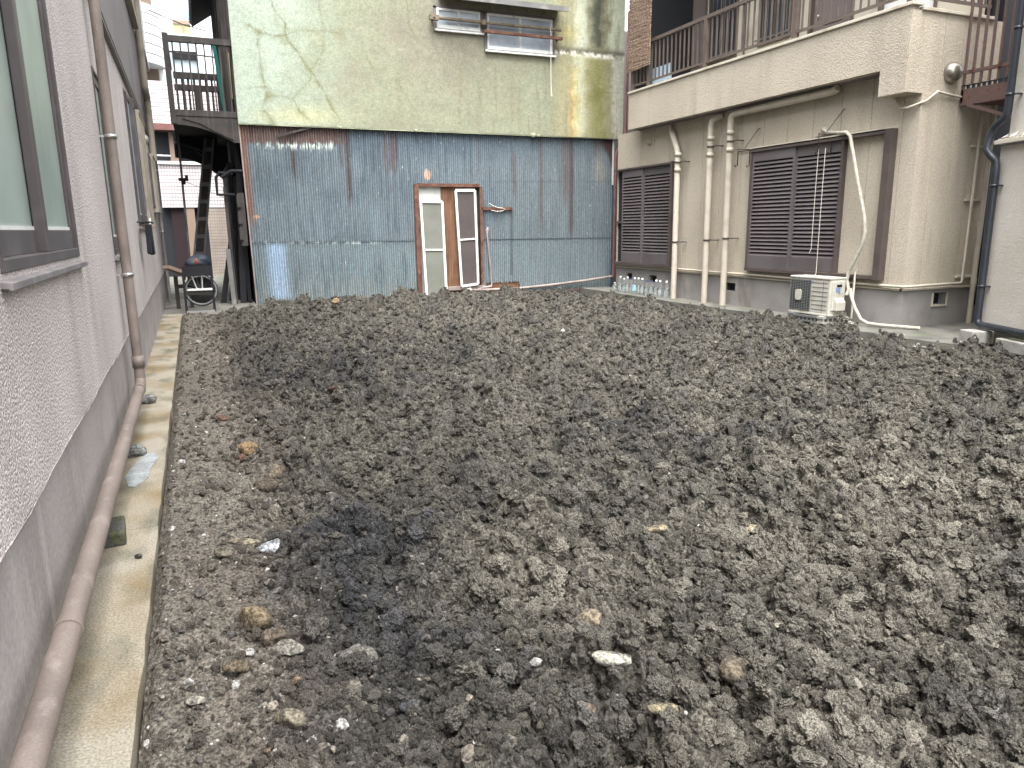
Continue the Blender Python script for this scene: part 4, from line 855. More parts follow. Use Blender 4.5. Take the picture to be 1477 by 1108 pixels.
op = [(6.7, 7.55, 3.25, 5.2), (7.95, 8.76, 3.25, 5.2), (9.10, 9.80, 3.98, 5.1), (10.30, 11.05, 3.95, 5.1), (11.12, 12.0, 3.25, 5.2), (12.05, 12.2, 3.25, 5.2)]
b = B().panel((YC+.11, YE), (3.2, 6.2), op, lambda u, v, d: (XR+.1*d, u, v), 1); part('upper_wall', b, M['cap'], AP)
for y0, y1, z0, z1, mt in ((6.7, 7.55, 3.25, 5.2, 'facade'), (7.95, 8.76, 3.25, 5.2, 'door'), (11.12, 12.0, 3.25, 5.2, 'door'), (12.05, 12.2, 3.25, 5.2, 'darkin')):
    d = part('door', B().box(XR+.05, XR+.08, y0+.04, y1-.04, z0, z1-.04), M[mt], AP)
    part('frame', B().box(XR-.02, XR+.06, y0, y0+.04, z0, z1).box(XR-.02, XR+.06, y1-.04, y1, z0, z1).box(XR-.02, XR+.06, y0+.04, y1-.04, z1-.04, z1), M['rail'], d)
    if mt == 'door': part('handle', B().lathe([(0, .03), (.03, .02), (.03, 0)], (0, 0, 0), 12, Matrix.Translation((XR+.05, y1-.12, 4.1)) @ Matrix.Rotation(-math.pi/2, 4, 'Y')), M['zinc'], d); part('letter_slot', B().box(XR+.042, XR+.05, y0+.25, y0+.55, 3.95, 3.99), M['darkin'], d)
for y0, y1, z0, z1 in op[2:4]:
    w = part('window', B().box(XR-.03, XR+.04, y0, y0+.04, z0, z1).box(XR-.03, XR+.04, y1-.04, y1, z0, z1).box(XR-.03, XR+.04, y0, y1, z0-.05, z0).box(XR-.02, XR+.02, (y0+y1)/2-.02, (y0+y1)/2+.02, z0, z1), M['rail'], AP)
    part('pane', B().box(XR+.015, XR+.02, y0+.04, y1-.04, z0, z1), M['darkglass'], w)
    g = B()
    for k in range(7): yy = y0+(y1-y0)*(k+.5)/7; g.box(XR-.068, XR-.06, yy-.005, yy+.005, z0-.02, z1)
    g.box(XR-.075, XR-.055, y0-.02, y1+.02, z0+.02, z0+.045); part('grille', g, M['tin'], w)
single('rear_wall_block', B().box(7.95, 16, 14.2, 20, -.3, 5.2), M['upgrey'], 'grey wall of a building behind the gap between old house and apartment house', 'wall', (12, 17, -.3))
part('conduit', B().tube([(XR-.02, 10.12, 5.5), (XR-.02, 10.12, 3.9), (XR-.02, 10.05, 3.85), (XR-.02, 10.05, 3.3)], .015, 8).tube([(XR-.02, 8.95, 5.5), (XR-.02, 8.95, 3.3)], .02, 8), M['rail'], AP)
part('roof_eaves', B().box(7.0, 13, YC-.2, YE, 6.4, 6.6), M['cap'], AP)
# soil pipes on the front
def dpipe(pts, brz):
    p = part('downpipe', B().tube(pts, .047, 16), M['pipeb'], AP)
    x, y = pts[-1][0], pts[-1][1]
    for z in brz: part('bracket', B().lathe([(.048, -.012), (.053, -.012), (.053, .012), (.048, .012)], (x, y, z), 16).box(x-.006, x+.006, y-.16, y-.047, z-.008, z+.008).box(x, XW, y-.155, y-.14, z-.008, z+.008), M['dbrown'], p)
    for z in (brz[0]-.12, brz[0]+.12): part('coupling', B().lathe([(.047, -.03), (.053, -.03), (.053, .03), (.047, .03)], (x, y, z), 16), M['pipeb'], p)
dpipe([(7.40, 10.62, 2.80), (7.36, 10.52, 2.68), (7.31, 10.31, 2.42), (7.30, 10.265, 2.34), (7.30, 10.25, -.2)], (2.2, .93))
dpipe([(7.40, 9.30, 2.80), (7.36, 9.36, 2.78), (7.31, 9.43, 2.74), (7.30, 9.44, 2.66), (7.30, 9.43, -.2)], (2.36, .97))
dpipe([(7.30, 7.05, 2.80), (7.30, 7.12, 2.775), (7.30, 8.9, 2.765), (7.30, 8.97, 2.745), (7.30, 8.99, 2.68), (7.30, 8.98, -.2)], (2.39, 1.0))
def polehook(y, z):
    b = B().tube([(XW, y, z+.28), (XW-.03, y, z+.27), (XW-.17, y+.10, z+.02)], .007, 6).tube([(XW-.02, y+.02, z), (XW-.02, y+.42, z)], .007, 6).tube([(XW, y+.12, z), (XW-.28, y+.12, z)], .007, 6)
    for dx in (.06, .27): b.tube([(XW-dx, y+.12, z), (XW-dx, y+.12, z-.22), (XW-dx-.03, y+.12, z-.24), (XW-dx-.05, y+.12, z-.21)], .007, 6)
    part('pole_hook', b, M['dbrown'], AP)
polehook(8.50, 2.24); polehook(7.02, 2.28)
def cord(y, x, z1, label):
    single('cord', B().tube([(x, y, 2.1), (x+.002, y+.004, 1.4), (x, y, z1+.06), (x-.01, y+.02, z1)], .0036, 6), M['cord'], label, 'cord', (x, y, z1))
cord(7.15, 7.17, .83, 'shorter white cord hanging before the large louvred shutter, ending above the air conditioner')
cord(7.02, 7.15, .53, 'longer white cord hanging before the large louvred shutter down to the air conditioner')
part('cable', B().tube([(XW-.02, 6.3, 2.57), (XW-.10, 6.16, 2.44), (XW-.12, 6.05, 2.43), (XW+.05, YC-.03, 2.50), (7.62, YC-.03, 2.60), (7.9, YC-.03, 2.57), (8.05, YC-.03, 2.56)], .014, 8), M['pipeb'], AP)
vt = part('vent_cowl', B().lathe([(.115, 0), (.11, .04), (.085, .085), (.045, .11), (0, .118)], (0, 0, 0), 20, Matrix.Translation((7.83, YC, 2.81)) @ Matrix.Rotation(math.pi/2, 4, 'X')), mat('steel_dome', rgb(150, 146, 138), .3, metal=.85), AP)
part('eye_pipe', B().lathe([(.04, 0), (.04, .05), (.02, .06)], (0, 0, 0), 12, Matrix.Translation((XW, 11.25, 2.62)) @ Matrix.Rotation(-math.pi/2, 4, 'Y')), M['pipeb'], AP)
# things on the balcony
b = B(); rr = random.Random(8)
for k in range(74):
    z = 3.80+k*.0165; yy = [10.88, 11.05, 11.2, 11.4, 11.54]
    b.tube([(7.12+rr.uniform(-.004, .004), q, z+rr.uniform(-.006, .006)) for q in yy], rr.uniform(.0085, .0125), 5)
for q in (10.98, 11.2, 11.4, 11.6): b.box(7.125, 7.135, q-.004, q+.004, 3.79, 5.02)
single('reed_blind', b, M['reed'], 'reed blind hanging over the far end of the brown balcony railing', 'blind', (7.12, 11.3, 3.8))
b = B(); ys = [10.50+.0125*k for k in range(50)]
b.prism([(7.29+.012*math.sin(k*.9), yv) for k, yv in enumerate(ys)]+[(7.296+.012*math.sin(k*.9), yv) for k, yv in reversed(list(enumerate(ys)))], lambda p, q, t: (p, q, 3.25+.52*t)); single('corrugated_panel', b, M['polyc'], 'pale blue corrugated panel leaning inside the balcony railing below the reed blind', 'panel', (7.3, 10.8, 3.25))
# ---- air conditioner
AC = root('air_conditioner', 'white outdoor air conditioner unit on the ground below the large louvred shutter', 'air conditioner', (7.14, 6.95, .08))
ax0, ax1, ay0, ay1, az0, az1 = 6.99, 7.25, 6.63, 7.28, .085, .555
b = B().box(ax0+.004, ax1, ay0, ay1, az0+.02, az1-.025); part('case', b, M['acw'], AC, .012)
part('lid', B().box(ax0-.006, ax1+.004, ay0-.004, ay1+.004, az1-.026, az1), M['acw'], AC, .008)
part('base_pan', B().box(ax0-.002, ax1+.002, ay0-.002, ay1+.002, az0, az0+.025), M['acw'], AC, .005)
gy0, gy1, gz0, gz1 = 6.93, 7.262, az0+.045, az1-.045
fan = part('fan_recess', B().box(ax0+.0005, ax0+.006, gy0, gy1, gz0, gz1), M['darkin'], AC)
g = B()
for k in range(19): z = gz0+(gz1-gz0)*(k+.5)/19; g.box(ax0-.006, ax0+.0, gy0, gy1, z-.004, z+.004)
for k in range(9): yv = gy0+(gy1-gy0)*k/8; g.box(ax0-.009, ax0-.0055, yv-.003, yv+.003, gz0, gz1)
part('grille', g, M['acg'], AC)
yb, zb = (gy0+gy1)/2+.02, (gz0+gz1)/2
bp = [(yb+.052*math.copysign(abs(math.cos(t))**.5, math.cos(t)), zb+.068*math.copysign(abs(math.sin(t))**.5, math.sin(t))) for t in [2*math.pi*k/28 for k in range(28)]]
part('badge', B().prism(bp, lambda p, q, t: (ax0-.018+.008*t, p, q)), M['acw'], AC)
g = B()
for k in range(7): z = gz0+.03+(gz1-gz0)*k/7; g.box(ax0-.001, ax0+.006, ay0+.035, gy0-.02, z, z+.004)
g.box(ax0-.001, ax0+.006, ay0+.10, ay0+.104, gz0, gz1); part('front_grooves', g, M['acg'], AC)
part('side_cover', B().prism([(7.03, az0+.07), (7.21, az0+.07), (7.21, az1-.05), (7.03, az1-.05)], lambda p, q, t: (p, ay0-.014+.016*t, q)), M['acw'], AC, .004)
part('valve_cover', B().prism([(ay0-.055, az0+.07), (ay0-.004, az0+.07), (ay0-.004, az0+.24), (ay0-.055, az0+.17)], lambda p, q, t: (7.06+.15*t, p, q)), M['acw'], AC, .004)
part('grip', B().box(7.09, 7.17, ay0-.018, ay0-.012, az1-.115, az1-.085), M['acd'], AC)
part('sticker', B().box(7.08, 7.12, ay0-.0165, ay0-.0125, az0+.29, az0+.345).box(7.125, 7.15, ay0-.0165, ay0-.0125, az0+.27, az0+.345), M['logo'], AC)
part('corner_label', B().box(ax0-.0005, ax0+.006, gy0-.04, gy0-.015, gz1-.025, gz1-.008), M['logo'], AC)
for (yy, lb) in ((6.70, 'plastic foot block under the near end of the air conditioner'), (7.19, 'plastic foot block under the far end of the air conditioner')):
    b = B().box(6.94, 7.28, yy-.05, yy+.05, .055, .083).box(6.94, 7.28, yy-.05, yy+.05, -.005, .015)
    for k in range(5): b.box(6.95+k*.075, 6.972+k*.075, yy-.045, yy+.045, .015, .055)
    single('foot_block', b, M['block' if yy < 7 else 'acg'], lb, 'support block', (7.1, yy, 0))
b = B().box(6.945, 6.985, 6.76, 7.13, .05, .075).box(6.945, 6.985, 6.76, 7.13, -.005, .018)
for k in range(6): b.box(6.948, 6.98, 6.775+k*.065, 6.80+k*.065, .018, .05)
single('foot_bar', b, M['acg'], 'dark slotted bar lying along the front under the air conditioner', 'support bar', (6.96, 6.95, 0))
b = B().tube([(7.40, 7.32, 2.33), (7.36, 7.30, 2.36), (7.35, 7.2, 2.31), (7.32, 6.98, 2.28), (7.30, 6.86, 2.27), (7.30, 6.80, 2.22), (7.29, 6.72, 2.0), (7.28, 6.60, 1.65), (7.28, 6.48, 1.3), (7.28, 6.44, 1.1), (7.28, 6.47, .95), (7.28, 6.55, .78), (7.28, 6.63, .62), (7.29, 6.66, .52), (7.28, 6.61, .40), (7.24, 6.60, .34)], .021, 12)
part('pipe_cover', b, M['wrap'], AC)
part('pipe_flange', B().lathe([(.05, 0), (.045, .03), (.02, .035)], (0, 0, 0), 14, Matrix.Translation((XW, 7.32, 2.34)) @ Matrix.Rotation(-math.pi/2, 4, 'Y')), M['wrap'], AC)
single('drain_hose', B().tube([(7.27, 6.57, .42), (7.25, 6.54, .34), (7.24, 6.46, .2), (7.24, 6.36, .07), (7.25, 6.26, .03), (7.30, 6.10, .024), (7.36, 5.95, .024), (7.42, 5.82, .022), (7.47, 5.74, .02)], .02, 10), M['wrap'], 'pale grey hose running from the air conditioner along the ground to the house corner', 'hose', (7.3, 6.3, .02))
single('stay_pipe', B().tube([(7.33, 6.58, .62), (7.33, 6.58, .05)], .012, 8), M['cord'], 'thin upright pipe behind the air conditioner by the grey foundation', 'pipe', (7.33, 6.58, .05))
# ---- water bottles
def bottle(capm, label, x, y, h, first, lab=False):
    o = root('water_bottle', label, 'bottle', (x, y, -.045), 'water bottles along the foundation')
    r = .046; pr = [(.03, 0), (.044, .006), (r, .02), (r, .05), (r-.003, .055), (r, .06), (r, .15), (r-.003, .155), (r, .16), (r, .2), (.04, .235), (.022, .272), (.014, .285), (.014, .3)]
    pr = [(a, q*h/.32) for a, q in pr]
    ob = part('body', B().lathe(pr, (x, y, -.045), 18), M['pet'], o)
    part('water', B().lathe([(.0, .004), (.04, .008), (r-.004, .03), (r-.004, .195*h/.32), (.0, .195*h/.32)], (x, y, -.045), 18), M['water'], o)
    part('cap', B().lathe([(.0165, .295*h/.32), (.0165, h), (.0, h)], (x, y, -.045), 14), M[capm], o)
    if lab: part('label', B().lathe([(r+.0015, .10), (r+.0015, .19)], (x, y, -.045), 18), M['lab'], o)
M['water'] = mat('water', (.86, .91, .92, 1), .03, spec=.5, trans=.9, ior=1.2)
BT = [(886.7, 413, 'capw', .2, 0, 'small white capped bottle, farthest left by the corner of the sheet wall'), (894.5, 425, 'capw', .33, 0, 'tall white capped water bottle at the left end of the tall bottles'),
 (900, 426, 'capw', .30, 0, 'water bottle standing a little forward of the two white capped ones beside it'), (904.8, 424, 'capw', .33, 0, 'white capped water bottle below the left foundation vent'),
 (910, 423, 'capb', .31, 0, 'blue capped water bottle farthest left of the three blue caps'), (915.3, 425, 'capw', .33, 1, 'water bottle with a pale blue label and white cap'),
 (920.5, 426, 'capw', .33, 0, 'white capped water bottle just right of the one with a pale blue label'), (926, 428, 'capw', .33, 0, 'white capped water bottle just left of the pair with blue caps'),
 (932.5, 430, 'capb', .31, 0, 'blue capped water bottle, the left one of the adjoining pair'), (939, 431, 'capb', .31, 0, 'blue capped water bottle, the right one of the adjoining pair'),
 (946, 431, 'capw', .33, 0, 'white capped water bottle just right of the pair with blue caps'), (951.5, 432, 'capw', .33, 0, 'white capped water bottle second from the right end of the row'),
 (960.6, 432.5, 'capw', .33, 0, 'white capped water bottle at the right end by the beige downpipe')]
for i, (u, v, cm, h, lb, t) in enumerate(BT):
    q = P(u, v, 0, 7.2+(.03 if i in (4, 6) else 0)); bottle(cm, t, q[0], q[1], h, i == 0, lb)
# ================================================================ PALE HOUSE (far right)
th = math.atan2(-.942, -.335); CX, CY = 7.45, 5.05
PH = thing('pale_house', 'pale stucco house with a dark blue drainpipe at the right edge', 'house', (CX, CY, 0), rotz=th)
b = B().panel((0, 6), (.17, 1.93), [], lambda u, v, d: (u, 0, v), 1).box(0, 6, .02, 5, .17, 1.93); part('lower_wall', b, M['white_stucco'], PH)
part('upper_wall', B().box(.05, 6, .03, 5, 2.0, 6), M['white_stucco'], PH)
part('ledge', B().box(-.02, 6, -.07, .03, 1.945, 1.985).box(-.01, 6, -.04, .03, 1.985, 2.0), M['cap'], PH, .004)
dpn = part('downpipe', B().tube([(.10, -.05, 6), (.10, -.05, 2.24), (.085, -.06, 2.19), (-.03, -.07, 2.12), (-.06, -.075, 2.07), (-.06, -.10, 1.96), (-.055, -.11, 1.90), (-.01, -.09, 1.84), (.03, -.06, 1.79), (.035, -.05, 1.72), (.035, -.05, .22), (.05, -.05, .17), (.11, -.05, .155), (6, -.05, .10)], .036, 14), M['navy'], PH)
for z in (3.0, 2.4, 1.55, .55): part('bracket', B().lathe([(.037, -.012), (.042, -.012), (.042, .012), (.037, .012)], (.10 if z > 2 else .035, -.05, z), 14).box(.07 if z < 2 else .135, .10 if z < 2 else .165, -.055, .03, z-.006, z+.006), M['navy'], dpn)
PM = Matrix.Translation((CX, CY, 0)) @ Matrix.Rotation(th, 4, 'Z')
def psingle(name, b, mt, label, cat, loc, bevel=0, group=None):
    w = PM @ Vector(loc); b.v = [tuple(PM @ Vector(q)) for q in b.v]; return single(name, b, mt, label, cat, tuple(w), group, bevel)
psingle('concrete_block', B().box(.02, .22, -.22, .02, -.03, .105), M['block'], 'concrete block under the bend of the dark blue drainpipe', 'block', (.1, -.1, 0), .01)
psingle('concrete_block', B().box(.42, 1.2, -.12, .05, -.05, .07), M['block'], 'long concrete block at the right edge below the pale house', 'block', (.8, -.05, 0), .01)
b = B().box(.03, 6, .03, .25, -.1, .168); part('footing', b, M['slabdark'], PH)
lf = B()
for k in range(9):
    x, s = .06+k*.055, random.uniform(.02, .05); lf.add([(x, -.06, 2.0), (x+s, -.05+random.uniform(-.02, .02), 2.0+random.uniform(.005, .02)), (x+s*.8, 0, 2.0+random.uniform(.02, .05)), (x-.01, .01, 2.012)], [(0, 1, 2, 3)])
psingle('plastic_sheet', lf, M['white'], 'crumpled white and green plastic scrap on the ledge of the pale house', 'plastic scrap', (.2, 0, 2))
# ---- outside stair of brown steel
SR = root('steel_stair', 'brown steel stair landing with barred railing beside the apartment house', 'staircase', (8.4, 5.5, 2.5))
part('landing', B().box(8.02, 8.95, 5.1, YC-.02, 2.50, 2.60).box(8.0, 8.03, 5.1, YC-.02, 2.47, 2.64), M['steel'], SR)
g = B()
for k in range(14): g.box(8.005, 8.02, 5.15+k*.06, 5.18+k*.06, 2.64, 2.675)
g.box(8.0, 8.03, 5.1, YC-.02, 2.675, 2.685); part('tread_grating', g, M['navy'], SR)
for k in range(9): y = YC-.04-k*.095; part('bar', B().box(8.0, 8.022, y-.011, y+.011, 2.69 if k else 2.5, 4.6), M['steel'], SR)
for k in range(6): x = 8.2+k*.12; part('bar', B().box(x-.01, x+.01, 5.1, 5.12, 2.7, 4.6), M['steel'], SR)
part('rail', B().box(7.995, 8.03, 5.1, YC-.02, 2.80, 2.835), M['steel'], SR); part('rail', B().box(7.995, 8.03, 5.1, YC-.02, 4.0, 4.03), M['steel'], SR)
part('brace', B().bar((8.01, 5.86, 2.47), (8.01, 5.22, 2.22), .05, .03), M['steel'], SR); part('brace', B().box(7.99, 8.03, 5.16, 5.24, 2.1, 2.5), M['steel'], SR)
for k in range(5): part('stair_tread', B().box(8.1, 8.9, 4.9-k*.24, 5.12-k*.24, 2.75+k*.2, 2.79+k*.2), M['steel'], SR)
# gas cylinders in the gap
def gas(x, y, h, label):
    o = root('gas_cylinder', label, 'gas cylinder', (x, y, -.01), 'gas cylinders in the gap')
    part('body', B().lathe([(.13, .05), (.155, .1), (.155, h-.12), (.13, h-.04), (.07, h), (.0, h+.005)], (x, y, -.01), 20), M['gas'], o)
    part('foot_ring', B().lathe([(.125, 0), (.125, .06)], (x, y, -.01), 20), M['gas'], o); part('collar', B().lathe([(.08, h-.02), (.08, h+.08)], (x, y, -.01), 16), M['gas'], o)
    part('strap', B().lathe([(.158, h*.45), (.158, h*.45+.03)], (x, y, -.01), 20), M['navy'], o)
gas(8.92, 6.0-.18, 1.12, 'taller grey gas cylinder behind the dark blue drainpipe'); gas(8.72, 5.55, 1.0, 'shorter grey gas cylinder half hidden by the dark blue drainpipe')
# ================================================================ ALLEY THINGS
CT = root('handcart', 'old black framed cart with one spoked wheel standing in the alley mouth', 'cart', (-.07, 12.2, -.02))
part('backboard', B().box(-.27, .155, 12.12, 12.14, .53, .685), M['bwood'], CT)
for x in (-.26, .135): part('leg', B().box(x-.018, x+.018, 12.1, 12.135, -.02, .60), M['bwood'], CT)
part('crossbar', B().box(-.24, .115, 12.09, 12.125, .25, .31), M['dwood'], CT); part('crossbar', B().box(-.22, .13, 12.06, 12.10, .315, .345), M['alu'], CT)
part('foot_rail', B().box(-.26, .14, 12.08, 12.10, -.02, .01), M['zinc'], CT)
part('shaft', B().bar((-.25, 12.1, .5), (-.25, 13.2, .55), .04, .04).bar((.14, 12.1, .5), (.14, 13.2, .55), .04, .04), M['bwood'], CT)
M['rimg'] = mat('rim_grey', rgb(150, 152, 152), .4, metal=.3)
WC = Vector((-.03, 12.24, .305)); wv = part('wheel', B().lathe([(.236, -.016), (.244, 0), (.236, .016), (.226, .012), (.226, -.012), (.236, -.016)], (0, 0, 0), 36, Matrix.Translation(WC) @ Matrix.Rotation(math.pi/2-.0, 4, 'X') @ Matrix.Rotation(.0, 4, 'Y')), M['rubber'], CT)
part('rim', B().lathe([(.226, -.014), (.226, .014), (.205, .012), (.205, -.012), (.226, -.014)], (0, 0, 0), 36, Matrix.Translation(WC) @ Matrix.Rotation(math.pi/2, 4, 'X')), M['rimg'], wv)
sp_ = B()
for k in range(24):
    a = 2*math.pi*k/24; e = a+(.25 if k % 2 else -.25); sp_.tube([WC+Vector((.02*math.cos(e), .02*(-1)**k, .02*math.sin(e))), WC+Vector((.21*math.cos(a), 0, .21*math.sin(a)))], .0028, 5)
part('spokes', sp_, M['zinc'], wv); part('hub', B().lathe([(.022, -.04), (.022, .04)], (0, 0, 0), 12, Matrix.Translation(WC) @ Matrix.Rotation(math.pi/2, 4, 'X')), M['zinc'], wv)
part('stay', B().tube([WC+Vector((-.05, -.03, 0)), WC+Vector((-.12, -.03, .24))], .010, 8).tube([WC+Vector((.02, -.03, 0)), WC+Vector((.03, -.03, .25))], .010, 8), M['alu'], CT)
tv, tf = ico(3); tw = lump_shape(tv, 77, .35, 1.2, 3)*np.array([.18, .18, .12])
ob = rawmesh('sack', tw, tf, M['tarp']); ob.location = (-.05, 12.75, .72); tag(ob, 'blue grey plastic sack heaped on the old cart', 'sack')
tw = lump_shape(tv, 78, .3, 1.2, 2)*np.array([.022, .022, .05]); ob = rawmesh('rag', tw, tf, M['red']); ob.location = (-.06, 12.5, .74); tag(ob, 'small red rag on the blue grey sack', 'rag')
single('plank', B().bar((-.50, 12.6, .66), (-.18, 12.9, .50), .16, .05), M['pinkw'], 'reddish board sloping from the grey wall behind the old cart', 'plank', (-.34, 12.75, .5))
single('trestle', B().box(-.42, -.36, 12.85, 12.91, -.02, .5).box(-.22, -.16, 12.95, 13.0, -.02, .48).box(-.42, -.16, 12.9, 12.95, .3, .36), M['dwood'], 'low dark wooden trestle carrying the reddish board', 'trestle', (-.3, 12.9, -.02))
b = B(); A0, A1 = Vector((-.10, 14.6, .5)), Vector((.36, 15.0, 2.85))
L = root('ladder', 'weathered grey ladder leaning in the alley under the arched veranda', 'ladder', (-.1, 14.6, 0))
A0 = Vector((-.15, 14.55, -.02))
sd_ = Vector((.09, -.02, 0))
for s in (-1, 1): part('rail', B().bar(A0+sd_*s, A1+sd_*s*.8, .035, .06, (0, 1, 0)), M['tin'], L)
for k in range(9): t = (k+.6)/9.2; c_ = A0.lerp(A1, t); part('rung', B().bar(c_-sd_, c_+sd_, .07, .03, (0, 1, 0)), M['tin'], L)
part('back_panel', B().bar(A0+Vector((0, .03, 0)), A1+Vector((0, .03, 0)), .15, .01, (0, 1, 0)), M['dwood'], L)
PO = root('pole', 'thin dark upright pole with a clamp in front of the white tiled wall', 'pole', (-.17, 14.4, -.02))
part('shaft', B().tube([(-.18, 14.4, -.02), (-.155, 14.4, 2.85)], .02, 10), M['tin'], PO)
part('clamp', B().box(-.22, -.06, 14.35, 14.42, 2.06, 2.11).box(-.11, -.06, 14.33, 14.4, 2.1, 2.16).box(-.17, -.11, 14.33, 14.4, 2.0, 2.06), M['bwood'], PO)
b = B().tube([(-.14, 14.4, 2.06), (.2, 14.6, 1.93), (.55, 14.8, 1.78)], .004, 5); single('wire', b, M['bwood'], 'thin dark wire sloping from the pole clamp across the alley', 'wire', (.2, 14.6, 1.93))
for i, (x0_, y0_, x1_, y1_, z1_, w_, mt, lb) in enumerate(((.62, 13.3, .74, 13.35, 2.3, .10, 'bwood', 'black board standing upright at the alley corner of the house'), (.30, 13.5, .56, 13.6, 1.2, .09, 'bwood', 'dark plank leaning at a slant against the alley side of the house'), (.50, 13.2, .48, 13.3, 1.9, .05, 'dwood', 'thin brownish pole standing before the slanting dark plank'), (.46, 13.1, .44, 13.15, .9, .07, 'tin', 'short grey pipe standing by the alley corner'), (.44, 13.9, .60, 13.95, 1.4, .06, 'dwood', 'brown stick leaning behind the slanting dark plank'))):
    single('plank' if i < 2 else 'stick', B().bar((x0_, y0_, -.02), (x1_, y1_, z1_), w_, .04, (0, 1, 0)), M[mt], lb, 'plank' if i < 2 else 'stick', (x0_, y0_, 0))
single('board_stack', B().box(.58, .64, 13.9, 16.6, -.02, 2.35).box(.645, .69, 13.6, 16.4, -.02, 2.1).box(.70, .757, 13.3, 16, -.02, 2.88), M['bwood'], 'stack of black boards stood along the alley side of the old house', 'boards', (.66, 14.8, -.02))
b = B().box(.66, .76, 13.02, 13.06, .95, 1.8); 
for k in range(3): b.box(.64, .70, 12.99, 13.03, 1.05+k*.26, 1.25+k*.26)
single('meter_box', b, M['dwood'], 'grey slotted box on the dark alley corner of the house', 'box', (.7, 13.03, 1))
single('bracket_frame', B().tube([(.62, 13.2, 2.1), (.42, 13.2, 2.13), (.36, 13.2, 2.05), (.36, 13.2, 1.78), (.62, 13.2, 1.78)], .025, 8).tube([(.45, 13.15, 2.05), (.6, 13.1, 2.15), (.78, 13.0, 2.14)], .03, 8), M['bwood'], 'black bent bracket sticking out of the house into the alley', 'bracket', (.5, 13.2, 1.78))
# ================================================================ BACKGROUND: tiled building across the next street
TB = root('tiled_building', 'white tiled building across the end of the alley', 'building', (.2, 22.0, 0))
YT = 22.0
def P2(u, v): q = P(u, v, 1, YT); return q[0], q[2]
def tiles(name, x0, x1, z0, z1, mt, nxt, nzt):
    g = B().box(x0, x1, YT+.005, YT+.2, z0, z1); gp = part(name+'_backing', g, M['grout'], TB)
    t = B(); dx, dz = (x1-x0)/nxt, (z1-z0)/nzt
    for i in range(nxt):
        for j in range(nzt): t.add([(x0+dx*(i+.06), YT, z0+dz*(j+.08)), (x0+dx*(i+.94), YT, z0+dz*(j+.08)), (x0+dx*(i+.94), YT, z0+dz*(j+.92)), (x0+dx*(i+.06), YT, z0+dz*(j+.92))], [(0, 1, 2, 3)])
    part(name, t, M[mt], TB)
tiles('tile_band', -.8, 1.0, 1.82, 2.93, 'tile', 26, 12); tiles('upper_tile_band', -.9, .9, 3.95, 5.02, 'tile', 26, 10); tiles('pier_tiles', .29, 1.0, -.2, 1.80, 'tilew', 12, 24)
part('wall', B().box(-2.5, 3, YT+.21, 24.5, -.3, 5.03), M['darkin'], TB)
part('balcony_slab', B().box(-.9, .95, YT-.25, YT+.2, 3.78, 3.94), M['copper'], TB); part('band_cap', B().box(-.8, 1.0, YT-.05, YT+.2, 2.94, 3.02), M['facade'], TB)
part('pillar', B().box(-.47, -.27, YT-.02, YT+.2, 3.03, 3.77), M['pinkw'], TB); part('hand_rail', B().tube([(-.8, YT, 3.16), (.55, YT, 3.14)], .02, 8), M['facade'], TB)
part('maroon_door', B().box(-.6, -.28, YT+.1, YT+.2, -.1, 1.8), M['maroon'], TB); part('door_post', B().box(-.27, -.02, YT+.02, YT+.2, -.1, 1.8), M['pinkw'], TB)
part('shutter_door', B().box(.0, .28, YT+.12, YT+.2, -.1, 1.8), M['bwood'], TB)
# round balcony building further back
x0_, _ = P2(205, 10); RB_ = root('balcony_building', 'building with white ribbed round balconies above the alley', 'building', (-1.2, 25.5, 0))
for z0_, z1_ in ((5.95, 7.55),):
    c_ = B()
    for k in range(6):
        za = z0_+(z1_-z0_)*k/6; zb = z0_+(z1_-z0_)*(k+1)/6-.03; n = 14; ring = [(-1.75+1.35*math.cos(-math.pi/2+math.pi*.5*i/n), 25.5+1.35*math.sin(-math.pi/2+math.pi*.5*i/n)) for i in range(n+1)]
        c_.prism(ring+[(-1.75, 25.5)], lambda p, q, t: (p, q, za if t == 0 else zb))
    part('balcony', c_, M['facade'], RB_)
part('wall', B().box(-3.5, -.62, 25.6, 29, 0, 11), M['pinkw'], RB_); part('window', B().box(-1.2, -.62, 25.5, 25.59, 4.6, 5.6), M['darkin'], RB_)
for k in range(3): part('fascia_board', B().box(-1.2, -.65, 25.45, 25.58, 7.95+k*.3, 8.05+k*.3), M['orange' if k else 'dwood'], RB_)
part('corner_pipe', B().tube([(-.55, 25.4, 0), (-.55, 25.4, 8.6)], .07, 8), M['facade'], RB_)
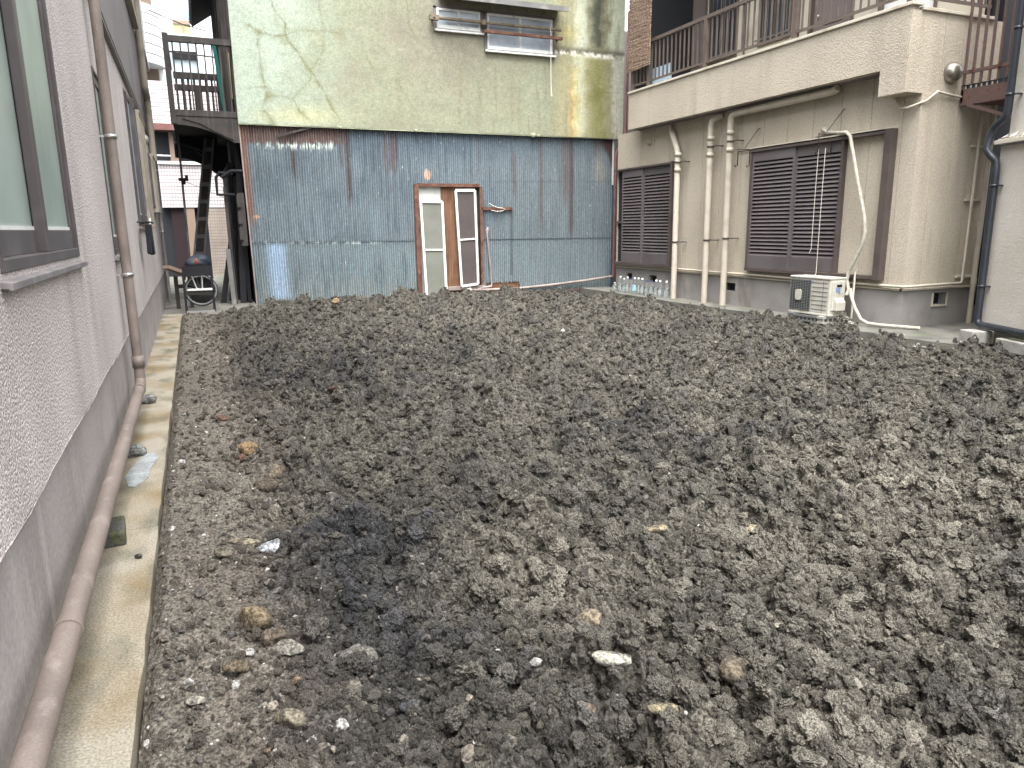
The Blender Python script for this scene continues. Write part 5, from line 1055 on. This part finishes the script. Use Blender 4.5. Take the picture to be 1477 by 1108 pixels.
part('lower_balcony', B().box(-1.2, -.3, 25.0, 25.5, 4.2, 4.6), M['facade'], RB_)
WB = root('white_block', 'tall white block with a glass block band behind the veranda', 'building', (.4, 32, 0))
def P3(u, v): q = P(u, v, 1, 32); return q[0], q[2]
(xa, zt), (xb, _), (_, zm), (_, zb) = P3(243, 14), P3(273, 14), P3(245, 25), P3(272, 49)
part('wall', B().box(xa-.15, xb, 32, 38, 0, zt+.0), M['facade'], WB)
g = B(); n = 12
for i in range(n):
    for j in range(3): dx, dz = (xb-xa)/n, (zt-zm)/3; g.box(xa+dx*(i+.1), xa+dx*(i+.9), 31.96, 32, zm+dz*(j+.1), zm+dz*(j+.9))
part('glass_blocks', g, mat('glass_block', rgb(178, 214, 226), .2, spec=.6), WB)
part('ochre_panel', B().box(xa+.1, xb-.02, 31.95, 32, zb, zm-.08), M['yel'], WB); part('panel_frame', B().box(xa+.1, xb-.02, 31.9, 31.95, zm-.22, zm-.1).box(xb-.32, xb-.24, 31.9, 31.95, zb, zm-.22), M['pinkw'], WB)
(xc, zc), (xd, zd) = P3(243, 62), P3(292, 96)
part('pale_wall', B().box(xc-.2, xd, 30.5, 31.8, 0, zc), mat('pale_blue_wall', rgb(196, 214, 220), .6), WB)
(_, ze) = P3(260, 87); part('dark_window', B().box(xc+.1, xc+1.05, 30.42, 30.5, zd-.1, ze), M['bwood'], WB)
(xf, _), (xg, zg) = P3(281, 60), P3(291, 58); part('corner_column', B().box(xf, xg, 30.1, 30.4, 0, zg+.4), M['facade'], WB)
single('overhead_wire', B().tube([(-.4, 14.2, 4.75), (.1, 14.4, 4.62), (.45, 14.6, 4.6)], .008, 6), M['bwood'], 'dark overhead wire from the grey wall pipe toward the veranda top', 'wire', (0, 14.4, 4.6))
single('service_wire', B().tube([(.1, 14.2, 6.35), (.5, 13.6, 6.15), (.76, 13.1, 6.02)], .012, 6), M['bwood'], 'dark service wire reaching the plaster wall at the top left', 'wire', (.5, 13.6, 6.1))
for o in bpy.data.objects:
    if '_o' in o: del o['_o']
